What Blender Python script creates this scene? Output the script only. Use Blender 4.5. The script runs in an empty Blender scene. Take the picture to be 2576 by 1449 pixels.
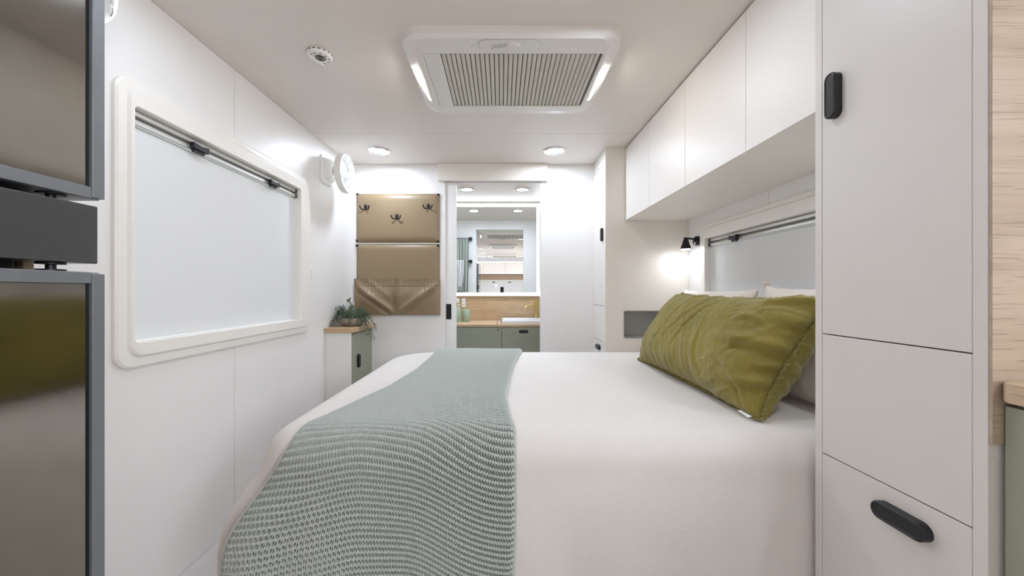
import bpy, bmesh, math, random
import numpy as np
from mathutils import Vector, noise
PI = math.pi
random.seed(7)
S = bpy.context.scene
COL = S.collection

# ------------------------------------------------------------------ camera, world, lights, exposure
CZ = 0.985                                   # lens height above the floor
def H(r): return CZ + r                      # height given relative to the lens
cam_d = bpy.data.cameras.new('camera'); cam = bpy.data.objects.new('camera', cam_d); COL.objects.link(cam)
cam.location = (0, 0, CZ); cam.rotation_euler = (PI/2, 0, 0)
cam_d.sensor_width = 36; cam_d.lens = 930/2576*36
cam_d.shift_x = 26/2576; cam_d.shift_y = 7.5/2576
cam_d.clip_start = 0.02
S.camera = cam
wd = bpy.data.worlds.new('sky'); S.world = wd; wd.use_nodes = True
wd.node_tree.nodes['Background'].inputs[0].default_value = (0.86, 0.93, 1.0, 1)
wd.node_tree.nodes['Background'].inputs[1].default_value = 1.0
def area(name, loc, rot, sx, sy, power, color):
    d = bpy.data.lights.new(name, 'AREA'); d.shape = 'RECTANGLE'; d.size = sx; d.size_y = sy; d.energy = power; d.color = color
    o = bpy.data.objects.new(name, d); COL.objects.link(o); o.location = loc; o.rotation_euler = rot
    return o
DOWN_L, KITCH_L, STRIP_L, MIRROR_L, LED_L, BENCH_L = 56, 4, 27, 2.2, 4, 17
area('fill_entry_side', (-1.10, -0.95, 1.0), (0, -PI/2, 0), 1.75, 0.62, 2, (0.93, 0.96, 1.0))  # added fill light at the unseen entry door, brightens the room from behind
area('fill_kitchen_side', (1.19, -1.0, 1.35), (0, PI/2, 0), 0.5, 1.0, 7, (0.93, 0.96, 1.0))  # added fill light in front of the unseen kitchen window opening
S.view_settings.view_transform = 'Standard'; S.view_settings.look = 'None'
S.view_settings.gamma = 1; S.view_settings.use_curve_mapping = False
S.view_settings.exposure = 1.86
try:
    S.cycles.max_bounces = 16; S.cycles.diffuse_bounces = 8; S.cycles.glossy_bounces = 6
    S.cycles.sample_clamp_indirect = 6
except Exception: pass

# ------------------------------------------------------------------ materials
M = {}
def s2l(c): return tuple(((v/255)/12.92 if v/255 <= 0.04045 else ((v/255+0.055)/1.055)**2.4) for v in c)
def mat(name, rgb, rough=0.5, metal=0.0, bump=0.0, scale=80, vary=0.03, stretch=(1,1,1), sheen=0.0, spec=0.5, coat=0.0):
    m = bpy.data.materials.new(name); m.use_nodes = True; n = m.node_tree; b = n.nodes['Principled BSDF']
    c = s2l(rgb)
    b.inputs['Roughness'].default_value = rough; b.inputs['Metallic'].default_value = metal
    b.inputs['Specular IOR Level'].default_value = spec; b.inputs['Coat Weight'].default_value = coat
    if sheen: b.inputs['Sheen Weight'].default_value = sheen
    tc = n.nodes.new('ShaderNodeTexCoord'); mp = n.nodes.new('ShaderNodeMapping'); mp.inputs['Scale'].default_value = stretch
    nz = n.nodes.new('ShaderNodeTexNoise'); nz.inputs['Scale'].default_value = scale; nz.inputs['Detail'].default_value = 4
    n.links.new(tc.outputs['Object'], mp.inputs['Vector']); n.links.new(mp.outputs['Vector'], nz.inputs['Vector'])
    rp = n.nodes.new('ShaderNodeValToRGB')
    rp.color_ramp.elements[0].position = 0.3; rp.color_ramp.elements[1].position = 0.7
    rp.color_ramp.elements[0].color = tuple(x*(1-vary) for x in c)+(1,); rp.color_ramp.elements[1].color = tuple(min(1, x*(1+vary)) for x in c)+(1,)
    n.links.new(nz.outputs['Fac'], rp.inputs['Fac']); n.links.new(rp.outputs['Color'], b.inputs['Base Color'])
    if bump:
        bp = n.nodes.new('ShaderNodeBump'); bp.inputs['Strength'].default_value = bump; bp.inputs['Distance'].default_value = 0.002
        n.links.new(nz.outputs['Fac'], bp.inputs['Height']); n.links.new(bp.outputs['Normal'], b.inputs['Normal'])
    M[name] = m; return m
def emis(name, rgb, strength):
    m = bpy.data.materials.new(name); m.use_nodes = True; b = m.node_tree.nodes['Principled BSDF']
    b.inputs['Base Color'].default_value = (*s2l(rgb), 1); b.inputs['Emission Color'].default_value = (*s2l(rgb), 1)
    b.inputs['Emission Strength'].default_value = strength; M[name] = m; return m
def weave(name, rgb, scale, bump, slub=0.06, sheen=0.3, big=0.05):
    m = bpy.data.materials.new(name); m.use_nodes = True; n = m.node_tree; b = n.nodes['Principled BSDF']; c = s2l(rgb)
    b.inputs['Roughness'].default_value = 0.9; b.inputs['Specular IOR Level'].default_value = 0.15; b.inputs['Sheen Weight'].default_value = sheen
    tc = n.nodes.new('ShaderNodeTexCoord'); outs = []
    for st in ((scale, scale*0.06, scale*0.3), (scale*0.06, scale, scale*0.3), (scale*.3, scale*.05, scale)):
        mp = n.nodes.new('ShaderNodeMapping'); mp.inputs['Scale'].default_value = st
        z = n.nodes.new('ShaderNodeTexNoise'); z.inputs['Scale'].default_value = 1; z.inputs['Detail'].default_value = 3
        n.links.new(tc.outputs['Object'], mp.inputs['Vector']); n.links.new(mp.outputs['Vector'], z.inputs['Vector']); outs.append(z.outputs['Fac'])
    a1 = n.nodes.new('ShaderNodeMath'); a1.operation = 'ADD'; n.links.new(outs[0], a1.inputs[0]); n.links.new(outs[1], a1.inputs[1])
    a2 = n.nodes.new('ShaderNodeMath'); a2.operation = 'ADD'; n.links.new(a1.outputs[0], a2.inputs[0]); n.links.new(outs[2], a2.inputs[1])
    dv = n.nodes.new('ShaderNodeMath'); dv.operation = 'MULTIPLY'; dv.inputs[1].default_value = 1/3; n.links.new(a2.outputs[0], dv.inputs[0])
    rp = n.nodes.new('ShaderNodeValToRGB'); rp.color_ramp.elements[0].position = 0.38; rp.color_ramp.elements[1].position = 0.62
    rp.color_ramp.elements[0].color = tuple(x*(1-slub) for x in c)+(1,); rp.color_ramp.elements[1].color = tuple(min(1, x*(1+slub)) for x in c)+(1,)
    n.links.new(dv.outputs[0], rp.inputs['Fac'])
    zb = n.nodes.new('ShaderNodeTexNoise'); zb.inputs['Scale'].default_value = 7; n.links.new(tc.outputs['Object'], zb.inputs['Vector'])
    hs = n.nodes.new('ShaderNodeMapRange'); hs.inputs['From Min'].default_value = .3; hs.inputs['From Max'].default_value = .7
    hs.inputs['To Min'].default_value = 1-big; hs.inputs['To Max'].default_value = 1+big; n.links.new(zb.outputs['Fac'], hs.inputs['Value'])
    mx = n.nodes.new('ShaderNodeVectorMath'); mx.operation = 'SCALE'; n.links.new(rp.outputs['Color'], mx.inputs[0]); n.links.new(hs.outputs['Result'], mx.inputs['Scale'])
    n.links.new(mx.outputs['Vector'], b.inputs['Base Color'])
    bp = n.nodes.new('ShaderNodeBump'); bp.inputs['Strength'].default_value = bump; bp.inputs['Distance'].default_value = 0.001
    n.links.new(dv.outputs[0], bp.inputs['Height']); n.links.new(bp.outputs['Normal'], b.inputs['Normal'])
    M[name] = m; return m
def wood(name, dark, light, along='x', rough=0.42, bump=0.25):
    m = bpy.data.materials.new(name); m.use_nodes = True; n = m.node_tree; b = n.nodes['Principled BSDF']
    b.inputs['Roughness'].default_value = rough
    tc = n.nodes.new('ShaderNodeTexCoord')
    def nz(sx, det, dist):
        mp = n.nodes.new('ShaderNodeMapping'); a, c = sx
        mp.inputs['Scale'].default_value = {'x': (a, c, c), 'y': (c, a, c), 'z': (c, c, a)}[along]
        z = n.nodes.new('ShaderNodeTexNoise'); z.inputs['Scale'].default_value = 1; z.inputs['Detail'].default_value = det; z.inputs['Distortion'].default_value = dist
        n.links.new(tc.outputs['Object'], mp.inputs['Vector']); n.links.new(mp.outputs['Vector'], z.inputs['Vector']); return z
    g = nz((2.2, 26), 6, 1.2); p = nz((14, 420), 2, 0.0)
    r1 = n.nodes.new('ShaderNodeValToRGB'); e = r1.color_ramp.elements
    e[0].position = .28; e[0].color = (*s2l(dark), 1); e[1].position = .68; e[1].color = (*s2l(light), 1)
    n.links.new(g.outputs['Fac'], r1.inputs['Fac'])
    r2 = n.nodes.new('ShaderNodeValToRGB'); e = r2.color_ramp.elements
    e[0].position = .33; e[0].color = (.70, .68, .66, 1); e[1].position = .43; e[1].color = (1, 1, 1, 1)
    n.links.new(p.outputs['Fac'], r2.inputs['Fac'])
    mx = n.nodes.new('ShaderNodeVectorMath'); mx.operation = 'MULTIPLY'
    n.links.new(r1.outputs['Color'], mx.inputs[0]); n.links.new(r2.outputs['Color'], mx.inputs[1]); n.links.new(mx.outputs['Vector'], b.inputs['Base Color'])
    bp = n.nodes.new('ShaderNodeBump'); bp.inputs['Strength'].default_value = bump; bp.inputs['Distance'].default_value = 0.001
    n.links.new(r2.outputs['Color'], bp.inputs['Height']); n.links.new(bp.outputs['Normal'], b.inputs['Normal'])
    M[name] = m; return m
def stripes(name, cols, scale):
    m = bpy.data.materials.new(name); m.use_nodes = True; n = m.node_tree; b = n.nodes['Principled BSDF']; b.inputs['Roughness'].default_value = .95
    uv = n.nodes.new('ShaderNodeTexCoord'); sp = n.nodes.new('ShaderNodeSeparateXYZ'); n.links.new(uv.outputs['UV'], sp.inputs[0])
    mu = n.nodes.new('ShaderNodeMath'); mu.operation = 'MULTIPLY'; mu.inputs[1].default_value = scale; n.links.new(sp.outputs['X'], mu.inputs[0])
    fr = n.nodes.new('ShaderNodeMath'); fr.operation = 'FRACT'; n.links.new(mu.outputs[0], fr.inputs[0])
    rp = n.nodes.new('ShaderNodeValToRGB'); rp.color_ramp.interpolation = 'CONSTANT'
    while len(rp.color_ramp.elements) < len(cols): rp.color_ramp.elements.new(.5)
    for i, c in enumerate(cols):
        rp.color_ramp.elements[i].position = i/len(cols); rp.color_ramp.elements[i].color = (*s2l(c), 1)
    n.links.new(fr.outputs[0], rp.inputs['Fac']); n.links.new(rp.outputs['Color'], b.inputs['Base Color']); M[name] = m

mat('wall_white', (238, 236, 234), .38, vary=.008, scale=3)
mat('wall_groove', (150, 143, 137), .7)
mat('ceiling_white', (226, 219, 212), .4, spec=.3, vary=.008, scale=3)
mat('cabinet_white', (237, 233, 228), .42, bump=.04, scale=400, vary=.008)
mat('cabinet_cream', (235, 229, 220), .45, bump=.04, scale=400, vary=.01)
mat('cabinet_grey', (218, 213, 208), .4, bump=.05, scale=500, vary=.008)
mat('gap_dark', (90, 84, 80), .8)
mat('plastic_white', (240, 239, 236), .3, vary=.005)
mat('shell_white', (226, 223, 219), .35, vary=.005)
mat('frame_white', (240, 237, 231), .33, vary=.006)
mat('plastic_grey', (190, 189, 186), .35)
mat('blind_fabric', (228, 229, 230), .8, bump=.05, scale=900, vary=.01)
mat('rail_alu', (205, 204, 200), .3, metal=.6)
mat('black_plastic', (28, 28, 31), .35)
mat('black_metal', (24, 24, 27), .4, metal=.3)
mat('handle_black', (22, 23, 28), .32)
mat('fridge_glass', (146, 142, 135), .09, metal=1.0, vary=.02, scale=40)
mat('fridge_panel', (92, 93, 94), .25, metal=.7, vary=.03, scale=200)
mat('fridge_frame', (128, 131, 136), .38, metal=.55, vary=.02)
mat('fridge_black', (14, 14, 18), .5)
mat('green_cabinet', (150, 153, 136), .42, bump=.04, scale=400, vary=.015)
mat('tan_leather', (143, 124, 96), .42, bump=.12, scale=350, vary=.03)
mat('tan_panel', (186, 162, 138), .5)
mat('floor_vinyl', (212, 208, 207), .45, vary=.03, scale=9)
mat('chrome', (225, 226, 228), .12, metal=1)
mat('clear_plastic', (225, 228, 230), .15)
mat('brass', (206, 188, 118), .26, metal=.9)
mat('ceramic', (244, 245, 248), .15, vary=.004)
mat('mint_ceramic', (168, 192, 172), .35)
mat('concrete', (160, 150, 140), .9, bump=.8, scale=130, vary=.28)
mat('soil', (60, 48, 40), .95, bump=.5)
mat('stem_green', (96, 104, 76), .7)
mat('leaf_green', (98, 114, 92), .55, vary=.25, scale=60)
mat('filter_pleat', (206, 203, 194), .9, bump=.3, scale=240, vary=.06)
mat('led_housing', (235, 230, 222), .4)
mat('tag_white', (240, 240, 240), .7)
mat('mirror_glass', (240, 243, 244), 0.0, metal=1.0, vary=0)
mat('mattress_white', (230, 226, 220), .8)
mat('throw_yarn', (190, 196, 191), .95, bump=.4, scale=700, vary=.07, sheen=.3, spec=.1)
weave('linen_white', (225, 221, 217), 900, .2, slub=.035, sheen=.15, big=.012)
weave('linen_pillow', (226, 217, 208), 900, .3, slub=.05, sheen=.2, big=.015)
weave('linen_olive', (136, 124, 62), 800, .5, slub=.16, sheen=.25, big=.10)
weave('fringe_olive', (150, 140, 80), 1200, .6, slub=.35, sheen=.2, big=.1)
wood('oak', (166, 149, 130), (186, 170, 151), 'x', rough=.33)
wood('oak_y', (186, 160, 130), (206, 182, 154), 'y')
wood('oak_bath', (186, 156, 120), (206, 178, 142), 'x')
stripes('towel_green_stripe', [(120, 132, 124), (196, 198, 188), (84, 98, 92), (205, 206, 196), (150, 160, 150), (92, 92, 84)], 11)
stripes('towel_blue_stripe', [(222, 224, 222), (120, 140, 150), (225, 225, 220), (188, 176, 158), (214, 220, 224)], 9)
emis('light_lens', (226, 238, 255), DOWN_L); emis('kitchen_lens', (226, 238, 255), KITCH_L); emis('entry_lens', (226, 238, 255), 24); emis('bench_led', (222, 236, 255), BENCH_L)
emis('light_strip', (255, 248, 240), STRIP_L)
emis('mirror_led', (240, 248, 255), MIRROR_L)
emis('cabinet_led', (238, 244, 255), LED_L)
emis('reading_led', (240, 247, 255), 26)
emis('button_led', (240, 248, 255), 2.0)
gl = bpy.data.materials.new('window_glass'); gl.use_nodes = True; gb = gl.node_tree.nodes['Principled BSDF']
gb.inputs['Base Color'].default_value = (.9, .95, .95, 1); gb.inputs['Transmission Weight'].default_value = 1; gb.inputs['Roughness'].default_value = .02
M['window_glass'] = gl

# ------------------------------------------------------------------ helpers
ORG = {}
def obj(name, verts, faces, m, parent=None, smooth=True, angle=35, uvs=None):
    """one mesh object from world-space vertices"""
    o0 = ORG.get(parent, (0, 0, 0)) if parent is not None else (0, 0, 0)
    me = bpy.data.meshes.new(name)
    v = np.asarray([tuple(p) for p in verts], dtype=float) - np.asarray(o0)
    me.from_pydata(v.tolist(), [], faces)
    bm = bmesh.new(); bm.from_mesh(me); bmesh.ops.recalc_face_normals(bm, faces=bm.faces); bm.to_mesh(me); bm.free()
    if m: me.materials.append(M[m])
    if uvs is not None:
        ul = me.uv_layers.new(name='UVMap')
        for lp in me.loops: ul.data[lp.index].uv = uvs[lp.vertex_index]
    if smooth:
        me.shade_smooth(); me.set_sharp_from_angle(angle=math.radians(angle))
    o = bpy.data.objects.new(name, me); COL.objects.link(o)
    if parent is not None: o.parent = parent
    ORG[o] = o0
    return o
def thing(name, label, cat, loc=(0, 0, 0), group=None):
    o = bpy.data.objects.new(name, None); COL.objects.link(o); o.location = loc; o.empty_display_size = .05
    ORG[o] = tuple(loc); o['label'] = label; o['category'] = cat
    if group: o['group'] = group
    return o
def tag(o, label, cat, group=None):
    o['label'] = label; o['category'] = cat
    if group: o['group'] = group
    return o
def struct(o, label=None):
    o['kind'] = 'structure'
    if label: o['label'] = label
    return o
def dup(root, loc, label=None):
    r = root.copy(); COL.objects.link(r); r.location = loc
    if label: r['label'] = label
    for ch in root.children:
        c = ch.copy(); COL.objects.link(c); c.parent = r
        for g in ch.children:
            d = g.copy(); COL.objects.link(d); d.parent = c
    return r
def weighted(o, angle):
    o.data.shade_smooth(); o.data.set_sharp_from_angle(angle=math.radians(angle))
    w = o.modifiers.new('normals', 'WEIGHTED_NORMAL'); w.weight = 100; w.keep_sharp = True
def box(name, x0, x1, y0, y1, z0, z1, m, parent=None, bev=0.002, seg=2):
    o0 = ORG.get(parent, (0, 0, 0)) if parent is not None else (0, 0, 0)
    bm = bmesh.new()
    vs = [bm.verts.new((x-o0[0], y-o0[1], z-o0[2])) for x in (x0, x1) for y in (y0, y1) for z in (z0, z1)]
    for f in ((0,1,3,2), (4,6,7,5), (0,4,5,1), (2,3,7,6), (0,2,6,4), (1,5,7,3)): bm.faces.new([vs[i] for i in f])
    bmesh.ops.recalc_face_normals(bm, faces=bm.faces)
    bev = min(bev, .45*min(x1-x0, y1-y0, z1-z0))
    if bev > 0: bmesh.ops.bevel(bm, geom=bm.edges[:], offset=bev, segments=seg, affect='EDGES', profile=.5)
    me = bpy.data.meshes.new(name); bm.to_mesh(me); bm.free(); me.materials.append(M[m])
    o = bpy.data.objects.new(name, me); COL.objects.link(o)
    if bev > .0025: weighted(o, 40)
    if parent is not None: o.parent = parent
    ORG[o] = o0
    return o
def to3(ax, p, a):
    return (a, p[0], p[1]) if ax == 'x' else ((p[0], a, p[1]) if ax == 'y' else (p[0], p[1], a))
def prism(name, ax, poly, a0, a1, m, parent=None, bev=0.0015):
    o0 = ORG.get(parent, (0, 0, 0)) if parent is not None else (0, 0, 0)
    bm = bmesh.new()
    A = [bm.verts.new(Vector(to3(ax, p, a0))-Vector(o0)) for p in poly]; B = [bm.verts.new(Vector(to3(ax, p, a1))-Vector(o0)) for p in poly]
    bm.faces.new(A); bm.faces.new(B[::-1]); n = len(poly)
    for i in range(n): bm.faces.new((A[i], A[(i+1) % n], B[(i+1) % n], B[i]))
    bmesh.ops.recalc_face_normals(bm, faces=bm.faces)
    if bev > 0:
        es = [e for e in bm.edges if len(e.link_faces) == 2 and e.calc_face_angle(0) > .6]
        bmesh.ops.bevel(bm, geom=es, offset=bev, segments=2, affect='EDGES', profile=.5)
    me = bpy.data.meshes.new(name); bm.to_mesh(me); bm.free(); me.materials.append(M[m])
    o = bpy.data.objects.new(name, me); COL.objects.link(o)
    if bev > .001: weighted(o, 40)
    if parent is not None: o.parent = parent
    ORG[o] = o0
    return o
def rrect(cx, cy, w, h, r, n=6):
    pts = []
    for k, (sx, sy) in enumerate(((1, 1), (-1, 1), (-1, -1), (1, -1))):
        for i in range(n+1):
            a = k*PI/2 + i/n*PI/2
            pts.append((cx+sx*(w/2-r)+r*math.cos(a), cy+sy*(h/2-r)+r*math.sin(a)))
    return pts
def loft(name, ax, loops, m, parent=None, cap0=False, cap1=False, ring=False, angle=35):
    """loops: list of (points2d, coordinate along ax) with equal point counts"""
    V = []; F = []; n = len(loops[0][0])
    for p, a in loops: V += [to3(ax, q, a) for q in p]
    L = len(loops)
    for k in range(L if ring else L-1):
        for i in range(n):
            j = (i+1) % n; a = k*n; b = ((k+1) % L)*n
            F.append((a+i, a+j, b+j, b+i))
    if cap0: F.append(tuple(range(n)))
    if cap1: F.append(tuple(range((L-1)*n, L*n)))
    o = obj(name, V, F, m, parent, angle=angle); weighted(o, angle); return o
def tube(name, pts, r, m, parent=None, n=8, caps=True, closed=False):
    P = [Vector(p) for p in pts]; V = []; F = []; rr = r if isinstance(r, (list, tuple)) else [r]*len(P); prev = None
    for i, p in enumerate(P):
        if closed: t = P[(i+1) % len(P)]-P[i-1]
        else: t = P[min(i+1, len(P)-1)]-P[max(i-1, 0)]
        t.normalize()
        if prev is None:
            u = t.orthogonal().normalized()
        else:
            u = (prev - t*prev.dot(t)).normalized()
        prev = u; w = t.cross(u)
        for k in range(n):
            a = 2*PI*k/n; V.append(p+(u*math.cos(a)+w*math.sin(a))*rr[i])
    for i in range(len(P) if closed else len(P)-1):
        for k in range(n):
            a = i*n; b = ((i+1) % len(P))*n
            F.append((a+k, a+(k+1) % n, b+(k+1) % n, b+k))
    if caps and not closed: F += [tuple(range(n)), tuple(range((len(P)-1)*n, len(P)*n))]
    return obj(name, V, F, m, parent, angle=50)
def lathe(name, c, prof, m, parent=None, ax='z', n=32, ripple=None, angle=35):
    """prof: (radius, offset along ax) pairs from c"""
    V = []; F = []; c = Vector(c)
    for r, a in prof:
        for k in range(n):
            t = 2*PI*k/n; q = r*(1+(ripple(t) if ripple else 0)); d = (q*math.cos(t), q*math.sin(t))
            V.append(c+Vector(to3(ax, d, a)))
    for i in range(len(prof)-1):
        for k in range(n): F.append((i*n+k, i*n+(k+1) % n, (i+1)*n+(k+1) % n, (i+1)*n+k))
    if prof[0][0] > 1e-5: F.append(tuple(range(n)))
    if prof[-1][0] > 1e-5: F.append(tuple(range((len(prof)-1)*n, len(prof)*n)))
    return obj(name, V, F, m, parent, angle=angle)
def stadium(name, ax, c2, w, h, a0, a1, m, parent, bev=.003):
    """pill shaped pull: base loop at a0, raised to a1 with a softened rim and slightly sunk face"""
    r = min(w, h)/2*.999; s = 1 if a1 > a0 else -1
    q = lambda d: rrect(c2[0], c2[1], w-2*d, h-2*d, r-d, 8)
    return loft(name, ax, [(q(0), a0), (q(0), a1-s*bev), (q(bev*.35), a1-s*bev*.35), (q(bev), a1), (q(bev*1.6), a1), (q(bev*1.9), a1-s*bev*.4)], m, parent, cap0=True, cap1=True)
def grid_obj(name, P, m, parent=None, uvs=None, angle=60):
    """P: array (rows, cols, 3)"""
    R, Cn = P.shape[:2]
    F = [(i*Cn+j, i*Cn+j+1, (i+1)*Cn+j+1, (i+1)*Cn+j) for i in range(R-1) for j in range(Cn-1)]
    return obj(name, P.reshape(-1, 3), F, m, parent, angle=angle, uvs=uvs)
def sm(a, b, x):
    t = min(1, max(0, (x-a)/(b-a))); return t*t*(3-2*t)

XL, XR, YB, ZC = -1.118, 1.2094, 2.71, H(.927)       # left wall, right wall, partition, ceiling
YF, YE = -2.75, 3.85                                   # front wall of the van, rear wall of the bathroom
P1 = 2.393                                             # bed-end panel

# ------------------------------------------------------------------ room shell
struct(box('floor', XL-.06, XR+.06, YF-.06, YE+.06, -.05, 0, 'floor_vinyl', bev=0), 'pale vinyl floor of the van')
def wall_holes(name, x0, x1, spans, holes, m):
    """plain wall thickness with rectangular openings, as one slab"""
    ys = sorted({v for h in holes for v in h[:2]} | set(spans)); zs = sorted({v for h in holes for v in h[2:]} | {0, ZC})
    def solid(i, j):
        cy, cz = (ys[i]+ys[i+1])/2, (zs[j]+zs[j+1])/2
        return not any(h[0] < cy < h[1] and h[2] < cz < h[3] for h in holes)
    V = []; F = []; idx = {}
    def v(x, y, z):
        k = (x, y, z)
        if k not in idx: idx[k] = len(V); V.append(k)
        return idx[k]
    nI, nJ = len(ys)-1, len(zs)-1
    for i in range(nI):
        for j in range(nJ):
            if not solid(i, j): continue
            y0, y1, z0, z1 = ys[i], ys[i+1], zs[j], zs[j+1]
            for x in (x0, x1): F.append((v(x, y0, z0), v(x, y1, z0), v(x, y1, z1), v(x, y0, z1)))
            for (di, dj, e) in ((-1, 0, ((y0, z0), (y0, z1))), (1, 0, ((y1, z0), (y1, z1))), (0, -1, ((y0, z0), (y1, z0))), (0, 1, ((y0, z1), (y1, z1)))):
                a, b = i+di, j+dj
                if not (0 <= a < nI and 0 <= b < nJ and solid(a, b)):
                    F.append((v(x0, *e[0]), v(x0, *e[1]), v(x1, *e[1]), v(x1, *e[0])))
    return obj(name, V, F, m, smooth=False)
WL = (1.080, 2.055, .80, 1.575)      # left window opening
WR = (1.14, 2.185, H(-.30), H(.325))
ED = (-1.27, -.62, 0.02, 1.80)
KW = (-1.5, -.5, 1.12, 1.6)
wl = struct(wall_holes('wall_left', XL-.055, XL-.005, (YF-.05, YE+.05), [WL, ED], 'wall_groove'), 'white panelled left wall')
wr = struct(wall_holes('wall_right', XR+.005, XR+.055, (YF-.05, YE+.05), [WR, KW], 'wall_groove'), 'white panelled right wall')
g = .0011
def cladding(parent, x0, x1, cuts, holes):
    for a, b in zip(cuts[:-1], cuts[1:]):
        a += g; b -= g; z0, z1 = 0.001, ZC-.0003; poly = [(a, z0), (b, z0), (b, z1), (a, z1)]
        for h in holes:
            if h[0] <= a and h[1] >= b: continue
            if h[1] <= a or h[0] >= b: continue
            if h[0] > a and h[1] > b: poly = [(a, z0), (b, z0), (b, h[2]), (h[0], h[2]), (h[0], h[3]), (b, h[3]), (b, z1), (a, z1)]
            elif h[0] < a and h[1] < b: poly = [(a, z0), (b, z0), (b, z1), (a, z1), (a, h[3]), (h[1], h[3]), (h[1], h[2]), (a, h[2])]
            elif h[2] < .05: poly = [(a, z0), (h[0], z0), (h[0], h[3]), (h[1], h[3]), (h[1], z0), (b, z0), (b, z1), (a, z1)]
            else: poly = [(a, z0), (b, z0), (b, z1), (a, z1), (a, h[2]), (h[0], h[2]), (h[0], h[3]), (h[1], h[3]), (h[1], h[2]), (a, h[2]-.0004), ]
        prism('wall_panel', 'x', poly, x0, x1, 'wall_white', parent, bev=.0006)
cladding(wl, XL-.005, XL, (YF, -1.6, .33, 1.547, YB+.02, YE), [WL, ED])
cladding(wr, XR, XR+.005, (YF, -1.9, -1.0, .6, 1.676, YB, YE), [WR, KW])
ceil_ = struct(box('ceiling', XL-.06, XR+.06, YF-.06, YE+.06, ZC+.006, ZC+.06, 'wall_groove', bev=0), 'glossy white ceiling boards')
for a, b in ((YF, -.9), (-.9, .45), (.45, 2.177), (2.177, YB), (YB, YE)):
    box('ceiling_panel', XL, XR, a+.0012, b-.0012, ZC, ZC+.006, 'ceiling_white', ceil_, bev=.0006)
struct(box('wall_front', XL, XR, YF-.05, YF, 0, ZC, 'wall_white', bev=0), 'front end wall of the van')
struct(box('wall_rear', XL, XR, YE, YE+.05, 0, ZC, 'wall_white', bev=0), 'rear bathroom wall')
# partition between bedroom and bathroom: door opening -.335 .. .2856
DX0, DX1, DT = -.335, .2856, H(.807)
pw = struct(prism('wall_back', 'y', [(XL, 0), (-.414, 0), (-.414, DT), (DX1, DT), (DX1, 0), (.68, 0), (.68, ZC), (XL, ZC)], YB, YB+.008, 'wall_white', bev=.001), 'white partition wall with the bathroom doorway')
for i, py in enumerate((533, 632, 729, 828)):
    lathe('screw_cap', ((1412-1262)*YB/930, YB, H((732-py)*YB/930)), [(0, -.0025), (.006, -.0025), (.0075, -.0008), (.0078, 0)], 'plastic_white', pw, ax='y', n=16)
struct(prism('wall_bathroom', 'y', [(XL, 0), (DX0-.003, 0), (DX0-.003, DT), (DX1, DT), (DX1, 0), (XR, 0), (XR, ZC), (XL, ZC)], YB+.05, YB+.06, 'wall_white', bev=.001), 'bathroom side of the partition')
struct(box('trim_1', DX1, DX1+.012, YB+.008, YB+.05, 0, DT, 'frame_white', bev=.001), 'right door jamb')
dr = struct(box('door_1', -.86, DX0, YB+.014, YB+.044, .012, DT-.004, 'wall_white', bev=.003), 'white sliding bathroom door, mostly slid into the wall')
hx = (1129-1262)*(YB+.014)/930; hz = H(-(784-732)*2.72/930)
q = lambda w, h: rrect(hx, hz, w, h, .003, 3)
loft('flush_pull', 'y', [(q(.037, .112), YB+.014), (q(.037, .112), YB+.0105), (q(.025, .098), YB+.0105), (q(.023, .094), YB+.0137)], 'black_plastic', dr, cap1=True)
struct(box('trim_2', (1102-1262)*2.69/930, (1377-1262)*2.69/930, YB-.03, YB-.0005, H((732-455)*2.69/930), ZC-.001, 'cabinet_cream', bev=.003), 'cream pelmet over the bathroom doorway')
bx = struct(box('trim_3', XL+.0005, XL+.05, 2.62, YB-.0005, .75, H(-.077), 'plastic_white', bev=.006), 'small white duct box in the wall corner behind the plant')

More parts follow.
